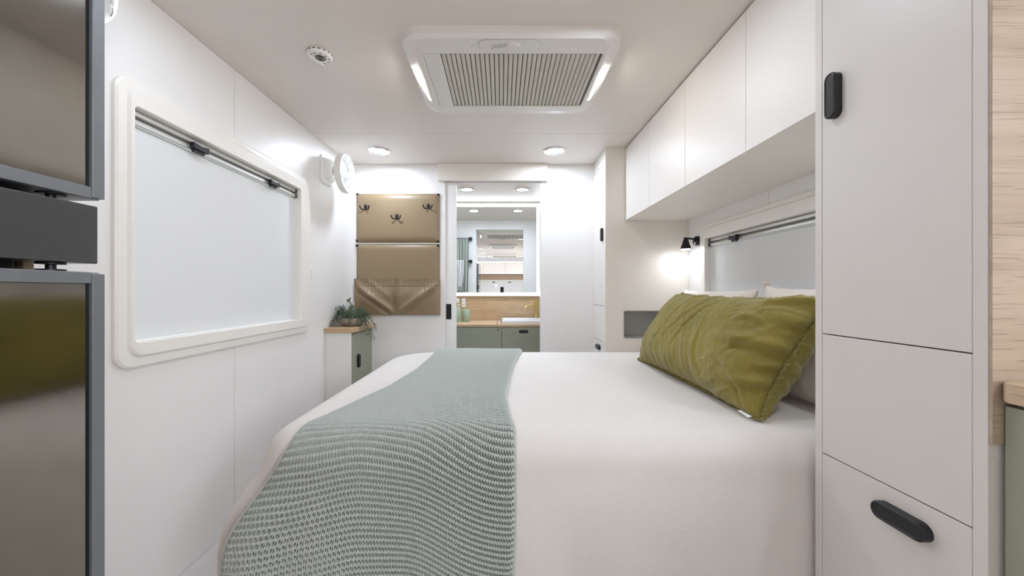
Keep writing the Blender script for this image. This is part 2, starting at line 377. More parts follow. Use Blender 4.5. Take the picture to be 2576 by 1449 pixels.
# ------------------------------------------------------------------ windows with blinds
def window(name, s, xw, op, fr, label, zin, lip=.02):
    """s = +1 when the room lies towards +x of the wall plane xw; fr = outer frame (y0,y1,z0,z1); zin = inner opening"""
    root = bpy.data.objects.new(name, None); COL.objects.link(root); root.location = (xw, (fr[0]+fr[1])/2, fr[2]); ORG[root] = tuple(root.location)
    root['kind'] = 'structure'; root['label'] = label
    def R(y0, y1, z0, z1, r): return rrect((y0+y1)/2, (z0+z1)/2, y1-y0, z1-z0, r, 8)
    y0, y1, z0, z1 = fr; a, b, c, d = zin
    loft('frame', 'x', [(R(y0, y1, z0, z1, .05), xw+s*.0005), (R(y0, y1, z0, z1, .05), xw+s*.010), (R(y0+.006, y1-.006, z0+.006, z1-.006, .047), xw+s*.0145),
        (R(y0+.030, y1-.030, z0+.03, z1-.024, .042), xw+s*.0155), (R(y0+.036, y1-.036, z0+.036, z1-.03, .04), xw+s*.0225),
        (R(y0+.041, y1-.041, z0+.041, z1-.035, .038), xw+s*.0245), (R(a-.003, b+.003, c-.003, d+.003, .014), xw+s*.0245),
        (R(a, b, c, d, .012), xw+s*.021), (R(a, b, c, d, .012), xw-s*.028), (R(y0+.035, y1-.035, z0+.035, z1-.035, .02), xw-s*.028), (R(y0+.035, y1-.035, z0+.035, z1-.035, .02), xw+s*.0005)],
        'frame_white', root, ring=True, angle=25)
    box('pane', xw-s*.05-.003, xw-s*.05+.003, op[0]+.001, op[1]-.001, op[2]+.001, op[3]-.001, 'window_glass', root, bev=0)
    bl = box('blind', min(xw-s*.012, xw-s*.015), max(xw-s*.012, xw-s*.015), a+.001, b-.001, c+.001, d-.05, 'blind_fabric', root, bev=.0005)
    e = .004
    for (u0, u1, dep) in ((d-.019, d-.001, .000), (d-.046, d-.028, .000)):
        rl = box('blind_rail', min(xw-s*.02, xw+s*dep), max(xw-s*.02, xw+s*dep), a+.001, b-.001, u0, u1, 'rail_alu', root, bev=.004, seg=3)
    bk = box('blind_cassette', min(xw-s*.026, xw-s*.021), max(xw-s*.026, xw-s*.021), a+.001, b-.001, d-.052, d-.0005, 'plastic_grey', root, bev=.001)
    for yy in ((a+.001, a+.013), (b-.013, b-.001)):
        for u0, u1 in ((d-.020, d-.002), (d-.047, d-.027)):
            box('end_cap', min(xw-s*.018, xw+s*.003), max(xw-s*.018, xw+s*.003), yy[0], yy[1], u0, u1, 'black_plastic', root, bev=.001)
    return root
def clip(root, s, xw, y, z, w=.062):
    P = [(y-w/2, z+.011), (y-w/4, z+.008), (y, z+.006), (y+w/4, z+.009), (y+w/2, z+.012), (y+w/2, z-.011), (y-w/2, z-.011)]
    c = prism('blind_clip', 'x', P, xw+s*.0005, xw+s*.018, 'black_plastic', root, bev=.002)
    box('clip_foot', min(xw+s*.0003, xw+s*.011), max(xw+s*.0003, xw+s*.011), y-w*.38, y+w*.3, z-.022, z-.0108, 'black_plastic', c, bev=.001)
w1 = window('window_1', 1, XL, WL, (1.058, 2.142, .752, 1.622), 'large white framed window with a closed pale blind, left wall', (1.106, 2.017, H(-.1545), H(.554)))
clip(w1, 1, XL, 1.11*930/(1262-502), H(.554)-.03, .07); clip(w1, 1, XL, 1.11*930/(1262-689), H(.554)-.03, .07)
w2 = window('window_2', -1, XR, WR, (1.075, 2.236, H(-.40), H(.392)), 'white framed window with a closed pale blind behind the bed pillows', (1.18, 2.158, H(-.33), H(.306)))
clip(w2, -1, XR, XR*930/(1850-1262), H(.306)-.028, .06)
# light switch on the left wall
sw = thing('wall_switch', 'small white wall switch between the big window and the corner cabinet', 'switch', (XL, 2.15, H(.12)))
box('plate', XL+.0003, XL+.008, 2.123, 2.17, H(.078), H(.152), 'plastic_white', sw, bev=.003)
for z in (.098, .128): box('rocker', XL+.0075, XL+.0125, 2.133, 2.16, H(z)-.010, H(z)+.010, 'plastic_white', sw, bev=.002)

# ------------------------------------------------------------------ tall cupboard beside the camera (right)
X0 = .785
tc = thing('tall_cupboard', 'tall pale grey cupboard at the near right with two black pulls', 'cupboard', (.98, .76, 0))
ye0, ye1 = .595, .926
box('carcass', X0+.021, XR-.001, ye0+.022, ye1-.02, .002, ZC-.001, 'gap_dark', tc, bev=.001)
box('end_panel', X0, XR-.001, ye1-.0195, ye1, .001, ZC-.001, 'cabinet_grey', tc, bev=.0012)
box('end_panel', X0, XR-.001, ye0+.002, ye0+.0215, .001, ZC-.001, 'cabinet_grey', tc, bev=.0012)
dA = box('door', X0+.0005, X0+.0205, ye0+.0225, ye1-.0205, H(-.1035), ZC-.002, 'cabinet_grey', tc, bev=.0012)
box('flap_door', X0+.0005, X0+.0205, ye0+.0225, ye1-.0205, H(-.3950), H(-.1058), 'cabinet_grey', tc, bev=.0012)
dB = box('drawer', X0+.0005, X0+.0205, ye0+.0225, ye1-.0205, .004, H(-.3974), 'cabinet_grey', tc, bev=.0012)
stadium('handle', 'x', (.868, H(.458)), .031, .107, X0+.0005, X0-.017, 'handle_black', dA)
stadium('handle', 'x', (.722, H(-.4475)), .101, .036, X0+.0005, X0-.017, 'handle_black', dB)
struct(box('trim_4', X0+.0005, XR-.001, ye0-.0035, ye0+.0015, .739, ZC-.001, 'oak', bev=.0008), 'pale oak splash panel beside the kitchen bench')
# kitchen run behind/right of the camera
kc = thing('kitchen_cabinet', 'sage green kitchen cabinet under the oak bench at the right edge', 'cabinet', (1.0, -.4, 0))
box('carcass', X0+.036, XR-.006, -1.6, ye0-.006, .03, H(-.178), 'cabinet_white', kc, bev=.002)
for a, b in ((-1.59, -1.06), (-1.057, -.527), (-.524, .03), (.033, ye0-.006)):
    d_ = box('door', X0+.016, X0+.035, a, b, .06, H(-.183), 'green_cabinet', kc, bev=.0015)
    stadium('handle', 'x', ((a+b)/2, H(-.22)), .1, .034, X0+.0155, X0+.004, 'handle_black', d_)
bt = prism('kitchen_bench', 'z', [(XR-.006, -1.6), (XR-.006, ye0-.0045), (X0+.022, ye0-.0045), (X0+.010, ye0-.008), (X0+.003, ye0-.018), (X0+.0025, ye0-.03), (X0+.0025, -1.6)], H(-.176), H(-.143), 'oak_y', bev=.004)
tag(bt, 'pale oak kitchen bench top meeting the oak panel at the right edge', 'bench')

ko = thing('kitchen_overhead', 'white kitchen overhead cupboard with a light strip under it, out of frame at the right', 'cupboard', (1.05, -.4, H(.58)))
box('carcass', .93, XR-.006, -1.6, ye0-.006, H(.56), ZC-.002, 'cabinet_white', ko, bev=.002)
for a, b in ((-1.6, -.87), (-.868, -.14), (-.138, ye0-.006)): box('door', .911, .9295, a+.001, b-.001, H(.555), ZC-.006, 'cabinet_white', ko, bev=.001)
prism('led_strip', 'y', [(.935, H(.5595)), (.960, H(.5595)), (.960, H(.545)), (.950, H(.541))], -.45, .20, 'bench_led', ko, bev=0)

# ------------------------------------------------------------------ overhead cupboards above the bed
OX, OB = .80, H(.461)
oc = thing('overhead_cupboard', 'long white overhead cupboard above the bed with flush doors', 'cupboard', (1.0, 1.65, OB))
box('carcass', OX+.019, XR-.001, ye1+.002, P1-.001, OB+.001, ZC-.004, 'gap_dark', oc, bev=.001)
box('underside', OX+.0185, XR-.001, ye1+.002, P1-.001, OB-.002, OB+.002, 'cabinet_white', oc, bev=.0008)
cuts = (ye1+.002, 1.212, 1.614, 2.005, P1-.001)
for a, b in zip(cuts[:-1], cuts[1:]):
    box('door', OX, OX+.0185, a+.0011, b-.0011, OB-.004, ZC-.008, 'cabinet_white', oc, bev=.001)

# ------------------------------------------------------------------ wardrobe at the far end of the bed
WX = .672
wc = thing('wardrobe', 'tall cream wardrobe at the far end of the bed with a cut-out cubby', 'wardrobe', (.95, 2.55, 0))
nz0, nz1, nx0, nx1 = H(-.303), H(-.131), .7925, 1.11
def ring_panel(name, m, parent):
    out = [(WX+.0005, .001), (XR-.001, .001), (XR-.001, ZC-.001), (WX+.0005, ZC-.001)]
    hole = rrect((nx0+nx1)/2, (nz0+nz1)/2, nx1-nx0, nz1-nz0, .012, 5)
    o0 = ORG[parent]; bm = bmesh.new()
    def ringv(y): return [bm.verts.new(Vector((p[0], y, p[1]))-Vector(o0)) for p in out], [bm.verts.new(Vector((p[0], y, p[1]))-Vector(o0)) for p in hole]
    O1, I1 = ringv(P1); O2, I2 = ringv(P1+.016)
    k = len(hole)//4
    # hole loop order: corner (+,+), (-,+), (-,-), (+,-); outer order (-,-),(+,-),(+,+),(-,+)
    om = {0: 2, 1: 3, 2: 0, 3: 1}
    for O, I in ((O1, I1), (O2, I2)):
        for c in range(4):
            o_ = O[om[c]]
            for i in range(k-1): bm.faces.new((o_, I[c*k+i], I[c*k+i+1]))
            nx = (c+1) % 4
            bm.faces.new((o_, I[c*k+k-1], I[(nx*k) % len(I)], O[om[nx]]))
    for A, B in ((O1, O2), (I1, I2)):
        for i in range(len(A)): bm.faces.new((A[i], A[(i+1) % len(A)], B[(i+1) % len(A)], B[i]))
    bmesh.ops.recalc_face_normals(bm, faces=bm.faces)
    me = bpy.data.meshes.new(name); bm.to_mesh(me); bm.free(); me.materials.append(M[m])
    o = bpy.data.objects.new(name, me); COL.objects.link(o); o.parent = parent; ORG[o] = o0; return o
ep = ring_panel('end_panel', 'cabinet_cream', wc)
hl = lambda d: rrect((nx0+nx1)/2, (nz0+nz1)/2, nx1-nx0+d, nz1-nz0+d, .012, 5)
loft('cubby', 'y', [(hl(.012), P1-.0012), (hl(.003), P1-.0018), (hl(0), P1+.001), (hl(0), P1+.14)], 'plastic_grey', wc, cap1=True)
box('carcass', WX+.02, XR-.002, P1+.15, YB-.002, .002, ZC-.002, 'gap_dark', wc, bev=.001)
box('front_frame', WX+.02, WX+.03, P1+.016, P1+.15, .002, ZC-.002, 'gap_dark', wc, bev=.001)
fy0, fy1 = P1+.0006, YB-.0008
box('filler_panel', WX+.001, WX+.0195, P1+.0165, fy1, H(.842), ZC-.002, 'cabinet_white', wc, bev=.001)
d1 = box('door', WX+.001, WX+.0195, P1+.0165, fy1, H(-.0985), H(.8395), 'cabinet_white', wc, bev=.001)
box('flap_door', WX+.001, WX+.0195, P1+.0165, fy1, H(-.3385), H(-.101), 'cabinet_white', wc, bev=.001)
d2 = box('drawer', WX+.001, WX+.0195, P1+.0165, fy1, .03, H(-.341), 'cabinet_white', wc, bev=.001)
stadium('handle', 'x', (2.462, H(.375)), .031, .088, WX+.001, WX-.014, 'handle_black', d1)
stadium('handle', 'x', (2.56, H(-.386)), .088, .033, WX+.001, WX-.014, 'handle_black', d2)

# ------------------------------------------------------------------ corner cupboard with oak top, left far corner
CX = -.952
cc = thing('corner_cupboard', 'low corner cupboard with oak top and sage green door beside the left wall', 'cupboard', (-1.03, 2.53, 0))
box('carcass', XL+.001, CX-.0185, 2.342, 2.615, .002, H(-.264), 'wall_white', cc, bev=.001)
box('carcass', XL+.055, CX-.0185, 2.6155, YB-.001, .002, H(-.264), 'wall_white', cc, bev=.001)
box('side_panel', XL+.0005, CX, 2.3415, 2.3465-.001, .001, H(-.264), 'wall_white', cc, bev=.0008)
dg = box('door', CX-.018, CX+.0005, 2.3462, YB-.002, .05, H(-.277), 'green_cabinet', cc, bev=.0015)
stadium('handle', 'x', (2.447, H(-.461)), .030, .088, CX, CX+.016, 'handle_black', dg)
tp = [(XL+.0005, 2.612), (XL+.0005, 2.322), (-.965, 2.322)] + [(-.965+.041*math.sin(a), 2.363-.041*math.cos(a)) for a in (.35, .7, 1.05, 1.4)] + [(-.924, 2.375), (-.924, YB-.001), (XL+.053, YB-.001), (XL+.053, 2.612)]
prism('oak_top', 'z', tp, H(-.2635), H(-.234), 'oak_bath', cc, bev=.004)

# ------------------------------------------------------------------ fridge, left of the camera
FX, FY = -.45, .4195
def fz(r): return H(r*.8036)
fr = thing('fridge', 'tall black fridge with glossy doors at the left edge', 'fridge', (-.7, .1, 0))
fy_0 = -.16
box('cabinet_body', XL+.008, FX-.056, fy_0, .385, .03, H(.545), 'fridge_black', fr, bev=.003)
def fridge_door(z0, z1, top_edge, bottom_edge):
    d = box('door', FX-.050, FX-.004, fy_0, FY-.0012, z0, z1, 'fridge_frame', fr, bev=.0015)
    w = .0125
    box('glass', FX-.0045, FX-.0030, fy_0+w, FY-.017, z0+(w if bottom_edge else 0), z1-(w if top_edge else 0), 'fridge_glass', d, bev=.0004)
    box('frame_strip', FX-.0045, FX, FY-.0128, FY, z0+.0016, z1-.0016, 'fridge_frame', d, bev=.0008)
    box('frame_strip', FX-.0045, FX, fy_0, fy_0+w, z0, z1, 'fridge_frame', d, bev=.0008)
    box('gap_strip', FX-.0045, FX-.0038, FY-.0165, FY-.0130, z0+w, z1-w, 'fridge_black', d, bev=0)  # black strip in the gap between door glass and side frame
    if bottom_edge: box('frame_strip', FX-.0045, FX-.0004, fy_0+w, FY-.0131, z0, z0+w, 'fridge_frame', d, bev=.0008)
    if top_edge: box('frame_strip', FX-.0045, FX-.0004, fy_0+w, FY-.0131, z1-w, z1, 'fridge_frame', d, bev=.0008)
fridge_door(fz(.1265), H(.53), True, True)
fridge_door(.05, fz(.0257), True, True)
box('control_panel', FX-.050, FX-.003, fy_0, FY-.0045, fz(.0376), fz(.1175), 'fridge_panel', fr, bev=.0012)
for z0, z1 in ((fz(.1175)-.002, fz(.1265)+.002), (fz(.0257)-.001, fz(.0376)+.001)):
    hy = .387; hxx = FX-.022
    lathe('hinge', (hxx, hy, z0), [(.011, 0), (.011, .0032), (.004, .0034), (.004, z1-z0-.0034), (.011, z1-z0-.0032), (.011, z1-z0)], 'black_metal', fr, n=20)
fh = struct(box('trim_5', XL+.0005, FX-.058, .392, .402, .001, ZC-.001, 'tan_panel', bev=.001), 'side panel that houses the fridge')
struct(box('trim_6', XL+.0005, FX-.058, fy_0-.016, fy_0-.004, .001, ZC-.001, 'wall_white', bev=.001), 'near side panel of the fridge housing')
struct(box('trim_7', XL+.0005, FX-.06, fy_0-.003, .3905, H(.56), ZC-.001, 'wall_white', bev=.001), 'cupboard box above the fridge')
tb = thing('television_bracket', 'black television bracket on the fridge housing, seen in the bathroom mirror', 'bracket', (-.6, .41, H(.28)))
box('mount_plate', -.66, -.545, .4025, .409, H(.2), H(.36), 'black_metal', tb, bev=.002)
box('arm', -.615, -.575, .4095, .47, H(.25), H(.31), 'black_metal', tb, bev=.004)
box('head_plate', -.64, -.55, .4705, .478, H(.23), H(.33), 'black_metal', tb, bev=.002)

# ------------------------------------------------------------------ bed, coverlet, throw
BZ = H(-.38)                                   # coverlet surface
bx0, bx1, by0, by1 = -.662, 1.165, .950, 2.368
RN, RF, RH = .13, .28, .09                     # near foot corner, far foot corner, head corners
bed = thing('bed', 'island bed base and mattress under the pale coverlet', 'bed', ((bx0+bx1)/2, (by0+by1)/2, 0))
box('base', bx0+.14, bx1-.02, by0+.12, by1-.10, .001, .3, 'cabinet_white', bed, bev=.02)
prism('mattress', 'z', rrect((bx0+bx1)/2+.03, (by0+by1)/2+.01, bx1-bx0-.16, by1-by0-.14, .14, 6), .302, BZ-.012, 'mattress_white', bed, bev=.03)
def footprint(n):
    """closed rounded outline with outward normals, evenly dense"""
    segs = [((bx0+RN, by0), (bx1-RH, by0)), None]
    pts = []
    def arc(cx, cy, r, a0, a1, k):
        for i in range(k): a = a0+(a1-a0)*i/k; pts.append((cx+r*math.cos(a), cy+r*math.sin(a), math.cos(a), math.sin(a)))
    def line(p, q_, nx, ny, k):
        for i in range(k): t = i/k; pts.append((p[0]+(q_[0]-p[0])*t, p[1]+(q_[1]-p[1])*t, nx, ny))
    line((bx0+RN, by0), (bx1-RH, by0), 0, -1, 90); arc(bx1-RH, by0+RH, RH, -PI/2, 0, 6)
    line((bx1, by0+RH), (bx1, by1-RH), 1, 0, 20); arc(bx1-RH, by1-RH, RH, 0, PI/2, 6)
    line((bx1-RH, by1), (bx0+RF, by1), 0, 1, 50); arc(bx0+RF, by1-RF, RF, PI/2, PI, 24)
    line((bx0, by1-RF), (bx0, by0+RN), -1, 0, 60); arc(bx0+RN, by0+RN, RN, PI, 1.5*PI, 24)
    return pts
ER = .075
def drop_pt(x, y, nx, ny, e, off=0.0):
    """point at arc length e over the edge at footprint point (x,y), pushed out by off"""
    q_ = ER*PI/2
    if e < q_:
        a = e/ER; r = ER*math.sin(a)+off*math.sin(a); c = -ER
        return (x+nx*(c+r), y+ny*(c+r), BZ-ER*(1-math.cos(a))+off*math.cos(a))
    d = e-q_
    corner = math.exp(-((x-bx0)**2+(y-by0)**2)/(.20**2))
    w = .008*sm(0, .12, d) + corner*(.3+.7*abs(nx))*(.115*sm(-.03, .20, d)-.03*sm(.26, .45, d))
    f = sm(.02, .3, d)
    wav = .010*f*math.sin(x*19+1.3*math.sin(x*5))*math.sin(x*6.1+.6)*(1 if ny < -.5 else .6)
    wav += .010*f*math.sin(y*17+1)*(1 if nx < -.5 else 0)
    wav *= 1-.9*sm(.55, .72, x)
    wav += corner*.016*f*math.sin((x-y)*60)
    return (x+nx*(w+wav+off), y+ny*(w+wav+off), BZ-ER-d)
FPn = footprint(0); nF = len(FPn); cxm, cym = (bx0+bx1)/2+.15, (by0+by1)/2
V = []; F = []
def top_z(x, y):
    return BZ + .0035*noise.noise(Vector((x*3, y*3, 1.7))) + .0016*noise.noise(Vector((x*9+4, y*7, 5.1)))
rings = [.02]+[k/26 for k in range(1, 27)]
for t in rings:
    for (x, y, nx, ny) in FPn:
        ex, ey = x-nx*ER, y-ny*ER
        px_, py_ = cxm+(ex-cxm)*t, cym+(ey-cym)*t
        V.append((px_, py_, BZ + (top_z(px_, py_)-BZ)*(1-sm(.9, 1, t))))
es = [.02, .04, .06, .08, .10, .118, .14, .17, .2, .24, .28, .33, .38, .43, .48]
for e in es:
    for (x, y, nx, ny) in FPn:
        if nx > .5: V.append(drop_pt(x-.0, y, nx*.3, ny, min(e, .2)))
        else: V.append(drop_pt(x, y, nx, ny, e))
L = len(rings)+len(es)
for k in range(L-1):
    for i in range(nF):
        j = (i+1) % nF; F.append((k*nF+i, k*nF+j, (k+1)*nF+j, (k+1)*nF+i))
F.append(tuple(range(nF)))
cv = obj('coverlet', V, F, 'linen_white', angle=180)
tag(cv, 'pale natural linen coverlet spread over the bed and hanging down its sides', 'coverlet')

def lerp_tab(tab, y):
    tab = sorted(tab)
    return float(np.interp(y, [a for a, _ in tab], [b for _, b in tab]))
rt = [(2.40, .134), (2.32, .127), (1.9, .063), (1.6, .035), (1.305, .014), (1.097, .026), (.98, .042), (.90, .050)]
lt = [(2.40, -.400), (2.14, -.400), (1.744, -.405), (1.42, -.440), (1.245, -.485), (1.05, -.535), (.98, -.570), (.90, -.592)]
row, st = .0146, .0072
y_far = by1-ER+.045; y_top0 = by0+ER
Ltop = y_far-y_top0; Ldrop = .47
nv = int((Ltop+Ldrop)/row)*9; nu = int(.60/st)*10
us = np.linspace(0, 1, nu+1); vs_ = np.linspace(0, Ltop+Ldrop, nv+1)
def front_xy(x):
    xc = bx0+RN
    if x >= xc: return by0, 0.0, -1.0
    t = min(.97, (xc-x)/RN); return by0+RN-RN*math.sqrt(1-t*t), -t, -math.sqrt(1-t*t)
# coarse frame then numpy interpolation
nuc, nvc = 48, 120; OFF = .019
uc = np.linspace(0, 1, nuc+1); vc = np.linspace(0, Ltop+Ldrop, nvc+1)
G = np.zeros((nvc+1, nuc+1, 3))
for i, v in enumerate(vc):
    for j, u in enumerate(uc):
        yy = y_far-v if v < Ltop else y_top0
        yy += .012*math.sin(u*7+1)*math.sin(v*3)*(1 if v < Ltop else 0)
        xl, xr = lerp_tab(lt, yy), lerp_tab(rt, yy)
        ux = u
        x = xl+(xr-xl)*ux
        lim = by0+ER
        yflat = y_far-v
        if yflat > lim and v < Ltop+.25 and yflat > lim:
            ys_ = min(yflat, by1-ER)
            z = top_z(x, ys_)+OFF
            over = max(0, yy-(by1-ER)); z -= over*over*2.0
            # foot-side roll of the coverlet never reaches the throw on top
            G[i, j] = (x, yy, z)
        else:
            e = lim-yflat
            fold = .006*math.sin(u*9+.8)*sm(.1, .35, e)
            e = max(0, e); q_ = ER*PI/2
            p = drop_pt(x, by0, 0, -1, e, OFF+fold)
            lat = -.125*sm(-.09, .19, e-q_)*math.exp(-(u/.22)**2)-.012*sm(.1, .4, e-q_)*sm(.7, 1, u)
            G[i, j] = (p[0]+lat, p[1]-.035*sm(.02, .25, e-q_)*math.exp(-(u/.30)**2), p[2])
def upsample(G):
    from numpy import interp
    A = np.stack([np.stack([np.interp(us, uc, G[i, :, k]) for i in range(nvc+1)]) for k in range(3)], -1)
    return np.stack([np.stack([np.interp(vs_, vc, A[:, j, k]) for j in range(nu+1)], 1) for k in range(3)], -1)
for _ in range(2):
    Gs = G.copy(); Gs[1:-1] = (G[:-2]+2*G[1:-1]+G[2:])/4; G = Gs
Pf = upsample(G)
dv_ = np.gradient(Pf, axis=0); du_ = np.gradient(Pf, axis=1); nrm = np.cross(dv_, du_); nrm /= np.linalg.norm(nrm, axis=2, keepdims=True)+1e-9
if nrm[50, 50, 2] < 0: nrm = -nrm
eg = np.clip(1-us/.12, 0, 1)[None, :]; nrm[:, :, 0] *= 1-.9*eg; nrm /= np.linalg.norm(nrm, axis=2, keepdims=True)
ramp = np.clip((vs_-(Ltop-.25))/.35, 0, 1)[:, None]; ramp = ramp*ramp*(3-2*ramp)
uu = us[None, :]; s01 = lambda a, b, x: (lambda t: t*t*(3-2*t))(np.clip((x-a)/(b-a), 0, 1))
warp = -.075*s01(.52, 1.0, uu)*ramp + .030*s01(.35, .12, uu)*ramp*np.clip((vs_-Ltop)/.2, 0, 1)[:, None]*-1 + .018*np.sin(uu*5.2+.3)*ramp
pp = (vs_[:, None]+warp)/row+200; qq = (us*.60/st)[None, :]
rng = np.random.default_rng(3)
pf_ = pp-np.floor(pp); par = np.floor(pp)
qj = qq+.13*np.sin(par*1.7)+.05*np.sin(par*.9+qq*.13)
wrap = lambda x: x-np.round(x)
hgt = .0022*np.exp(-((pf_-.10)/.16)**2)+.0022*np.exp(-((pf_-1.10)/.16)**2)+.0010*np.cos(2*PI*(qj*2+pf_*.6))
hA = np.exp(-(wrap(qj-.25+.22*(pf_-.5))/.135)**4-((pf_-.52)/.27)**4)
hB = np.exp(-(wrap(qj-.75+.30*(pf_-.5))/.125)**4-((pf_-.74)/.21)**4)
hole = np.maximum(hA, hB)
rim = np.clip(np.minimum(us, 1-us)/.028, 0, 1)[None, :]; rim = 1-(1-rim)**2
hgt = (hgt-.0155*hole)*rim-(1-rim)*.013
Pf = Pf+nrm*hgt[:, :, None]
me = bpy.data.meshes.new('throw_blanket'); R_, C_ = Pf.shape[:2]
me.vertices.add(R_*C_); me.vertices.foreach_set('co', Pf.astype(np.float32).ravel())
ii = (np.arange(R_-1)[:, None]*C_+np.arange(C_-1)[None, :]).ravel(); fq = np.stack([ii, ii+1, ii+1+C_, ii+C_], 1).astype(np.int32)
me.loops.add(fq.size); me.loops.foreach_set('vertex_index', fq.ravel()); me.polygons.add(len(fq)); me.polygons.foreach_set('loop_start', (np.arange(len(fq))*4).astype(np.int32))
me.update(calc_edges=True); me.validate(); me.materials.append(M['throw_yarn']); me.shade_smooth()
thr = bpy.data.objects.new('throw_blanket', me); COL.objects.link(thr)
tag(thr, 'grey-green chunky knitted throw laid across the foot of the bed', 'throw')
for k, j in ((0, 0), (1, C_-1)):
    pts = [tuple(Pf[i, j]+np.array([0, 0, .001])) for i in range(0, R_, 9)]
    e_ = tube('edge_cord', pts, .0034, 'throw_yarn', thr, n=6)

# ------------------------------------------------------------------ pillows
CORNER = {}
def seg_fold(x, y, f):
    (x0, y0), (x1, y1), amp, wd, off = f
    dx, dy = x1-x0, y1-y0; L2 = dx*dx+dy*dy; t = min(1, max(0, ((x-x0)*dx+(y-y0)*dy)/L2)); L1 = math.sqrt(L2)
    bend = .012*math.sin(t*5+x0*20)
    d = ((x-x0)*dy-(y-y0)*dx)/L1+bend; ex = math.hypot(x-(x0+dx*t), y-(y0+dy*t)) if t in (0, 1) else 0
    k = math.sin(PI*min(1, .12+t*.9))**.6*math.exp(-(ex/.03)**2)
    return amp*k*(math.exp(-((d-off)/wd)**2)-.8*math.exp(-((d+wd*1.1)/(wd*.8))**2))
def pillow(name, L, W, T, base, e1, e2, m, label, cat='pillow', wr=1.0, seed=0, pull=.05, minz=None, folds=(), fringe=None, ear=.0, N=(72, 48), group=None, maxx=None):
    """e1 = long axis, e2 = up the face; base = middle of the bottom edge"""
    e1 = Vector(e1).normalized(); e2 = Vector(e2).normalized(); n_ = e1.cross(e2).normalized(); base = Vector(base)
    nu_, nv_ = N; V = []; F = []; idx = {}
    def base_pt(i, j, side):
        u = -1+2*i/nu_; v = -1+2*j/nv_
        u = math.sin(u*PI/2)*.55+u*.45; v = math.sin(v*PI/2)*.55+v*.45
        a = max(0, 1-abs(u)**4.5); b = max(0, 1-abs(v)**2.6)
        th = T/2*(a**.50)*(b**.55)
        x = u*L/2*(1-pull*(1-v*v)*abs(u)**3+ear*abs(u*v)**6); y = v*W/2*(1-pull*1.3*(1-u*u)*abs(v)**3+ear*abs(u*v)**6)
        return base+e1*x+e2*(y+W/2)+n_*(side*th)
    def wrinkle(x, y, side):
        q_ = Vector((x*4+seed, y*4, side*3.1))
        d = noise.noise(q_*1.2)*.009+noise.noise(q_*3.1+Vector((0, 0, 7)))*.004
        def crease(ss, tt, z, k): return (1-min(1, abs(noise.noise(Vector((ss, tt, z+seed+side))))*2.1))**k
        wx_ = x+.035*noise.noise(Vector((x*5, y*5, seed+.5))); wy_ = y+.035*noise.noise(Vector((x*5, y*5, seed+9.5)))
        mixr = sm(.05, .35, x)
        sl = wx_*.92+wy_*.40; tl = -wx_*.40+wy_*.92
        d += (1-mixr)*(.0060*crease(sl*9, tl*1.6, 0, 3)+.0036*crease(sl*24, tl*3.2, 3, 3))
        sr = wy_*.88-wx_*.47; tr_ = wy_*.47+wx_*.88
        d += mixr*(.008*crease(sr*8.5, tr_*2.4, 5, 2)+.0045*crease(sr*19, tr_*4, 8, 3)+.006*noise.noise(Vector((x*14, y*14, seed))))
        d += .0022*crease(wx_*30+wy_*9, wy_*26-wx_*7, 11, 3)
        if side == 1:
            for f_ in folds: d += seg_fold(x, y, f_)
        return d*wr
    G3 = {}
    for side in (1, -1):
        A = np.array([[tuple(base_pt(i, j, side)) for j in range(nv_+1)] for i in range(nu_+1)])
        N_ = np.cross(np.gradient(A, axis=0), np.gradient(A, axis=1)); N_ /= np.linalg.norm(N_, axis=2, keepdims=True)+1e-12
        if N_[nu_//2, nv_//2].dot(np.array(n_))*side < 0: N_ = -N_
        sx_ = np.concatenate([np.zeros((1, nv_+1)), np.cumsum(np.linalg.norm(np.diff(A, axis=0), axis=2), axis=0)]); lx = sx_[-1:].copy(); sx_ = sx_-lx/2
        sy_ = np.concatenate([np.zeros((nu_+1, 1)), np.cumsum(np.linalg.norm(np.diff(A, axis=1), axis=2), axis=1)], 1); ly_ = sy_[:, -1:].copy(); sy_ = sy_-ly_/2
        edge = np.minimum(lx/2-abs(sx_), ly_/2-abs(sy_)); env = np.clip(edge/.035, 0, 1)
        D = np.array([[wrinkle(sx_[i, j], sy_[i, j], side) for j in range(nv_+1)] for i in range(nu_+1)])*env
        A = A+N_*D[:, :, None]
        if minz is not None: A[:, :, 2] = np.where(A[:, :, 2] < minz, minz+.02*(A[:, :, 2]-minz), A[:, :, 2])
        if maxx is not None: A[:, :, 0] = np.where(A[:, :, 0] > maxx, maxx+.05*(A[:, :, 0]-maxx), A[:, :, 0])
        G3[side] = A
    for side in (1, -1):
        for i in range(nu_+1):
            for j in range(nv_+1):
                edge = i in (0, nu_) or j in (0, nv_)
                k = (i, j, 0 if edge else side)
                if k not in idx: idx[k] = len(V); V.append(Vector(G3[side][i, j]))
        gi = lambda i, j: idx[(i, j, 0 if (i in (0, nu_) or j in (0, nv_)) else side)]
        for i in range(nu_):
            for j in range(nv_): F.append((gi(i, j), gi(i+1, j), gi(i+1, j+1), gi(i, j+1)))
    o = obj(name, V, F, m, angle=180); tag(o, label, cat, group)
    CORNER[o] = V[idx[(0, nv_, 0)]]
    loop = [(i, 0) for i in range(nu_)]+[(nu_, j) for j in range(nv_)]+[(nu_-i, nv_) for i in range(nu_)]+[(0, nv_-j) for j in range(nv_)]
    B = [V[idx[(i, j, 0)]] for i, j in loop]; c = base+e2*(W/2)
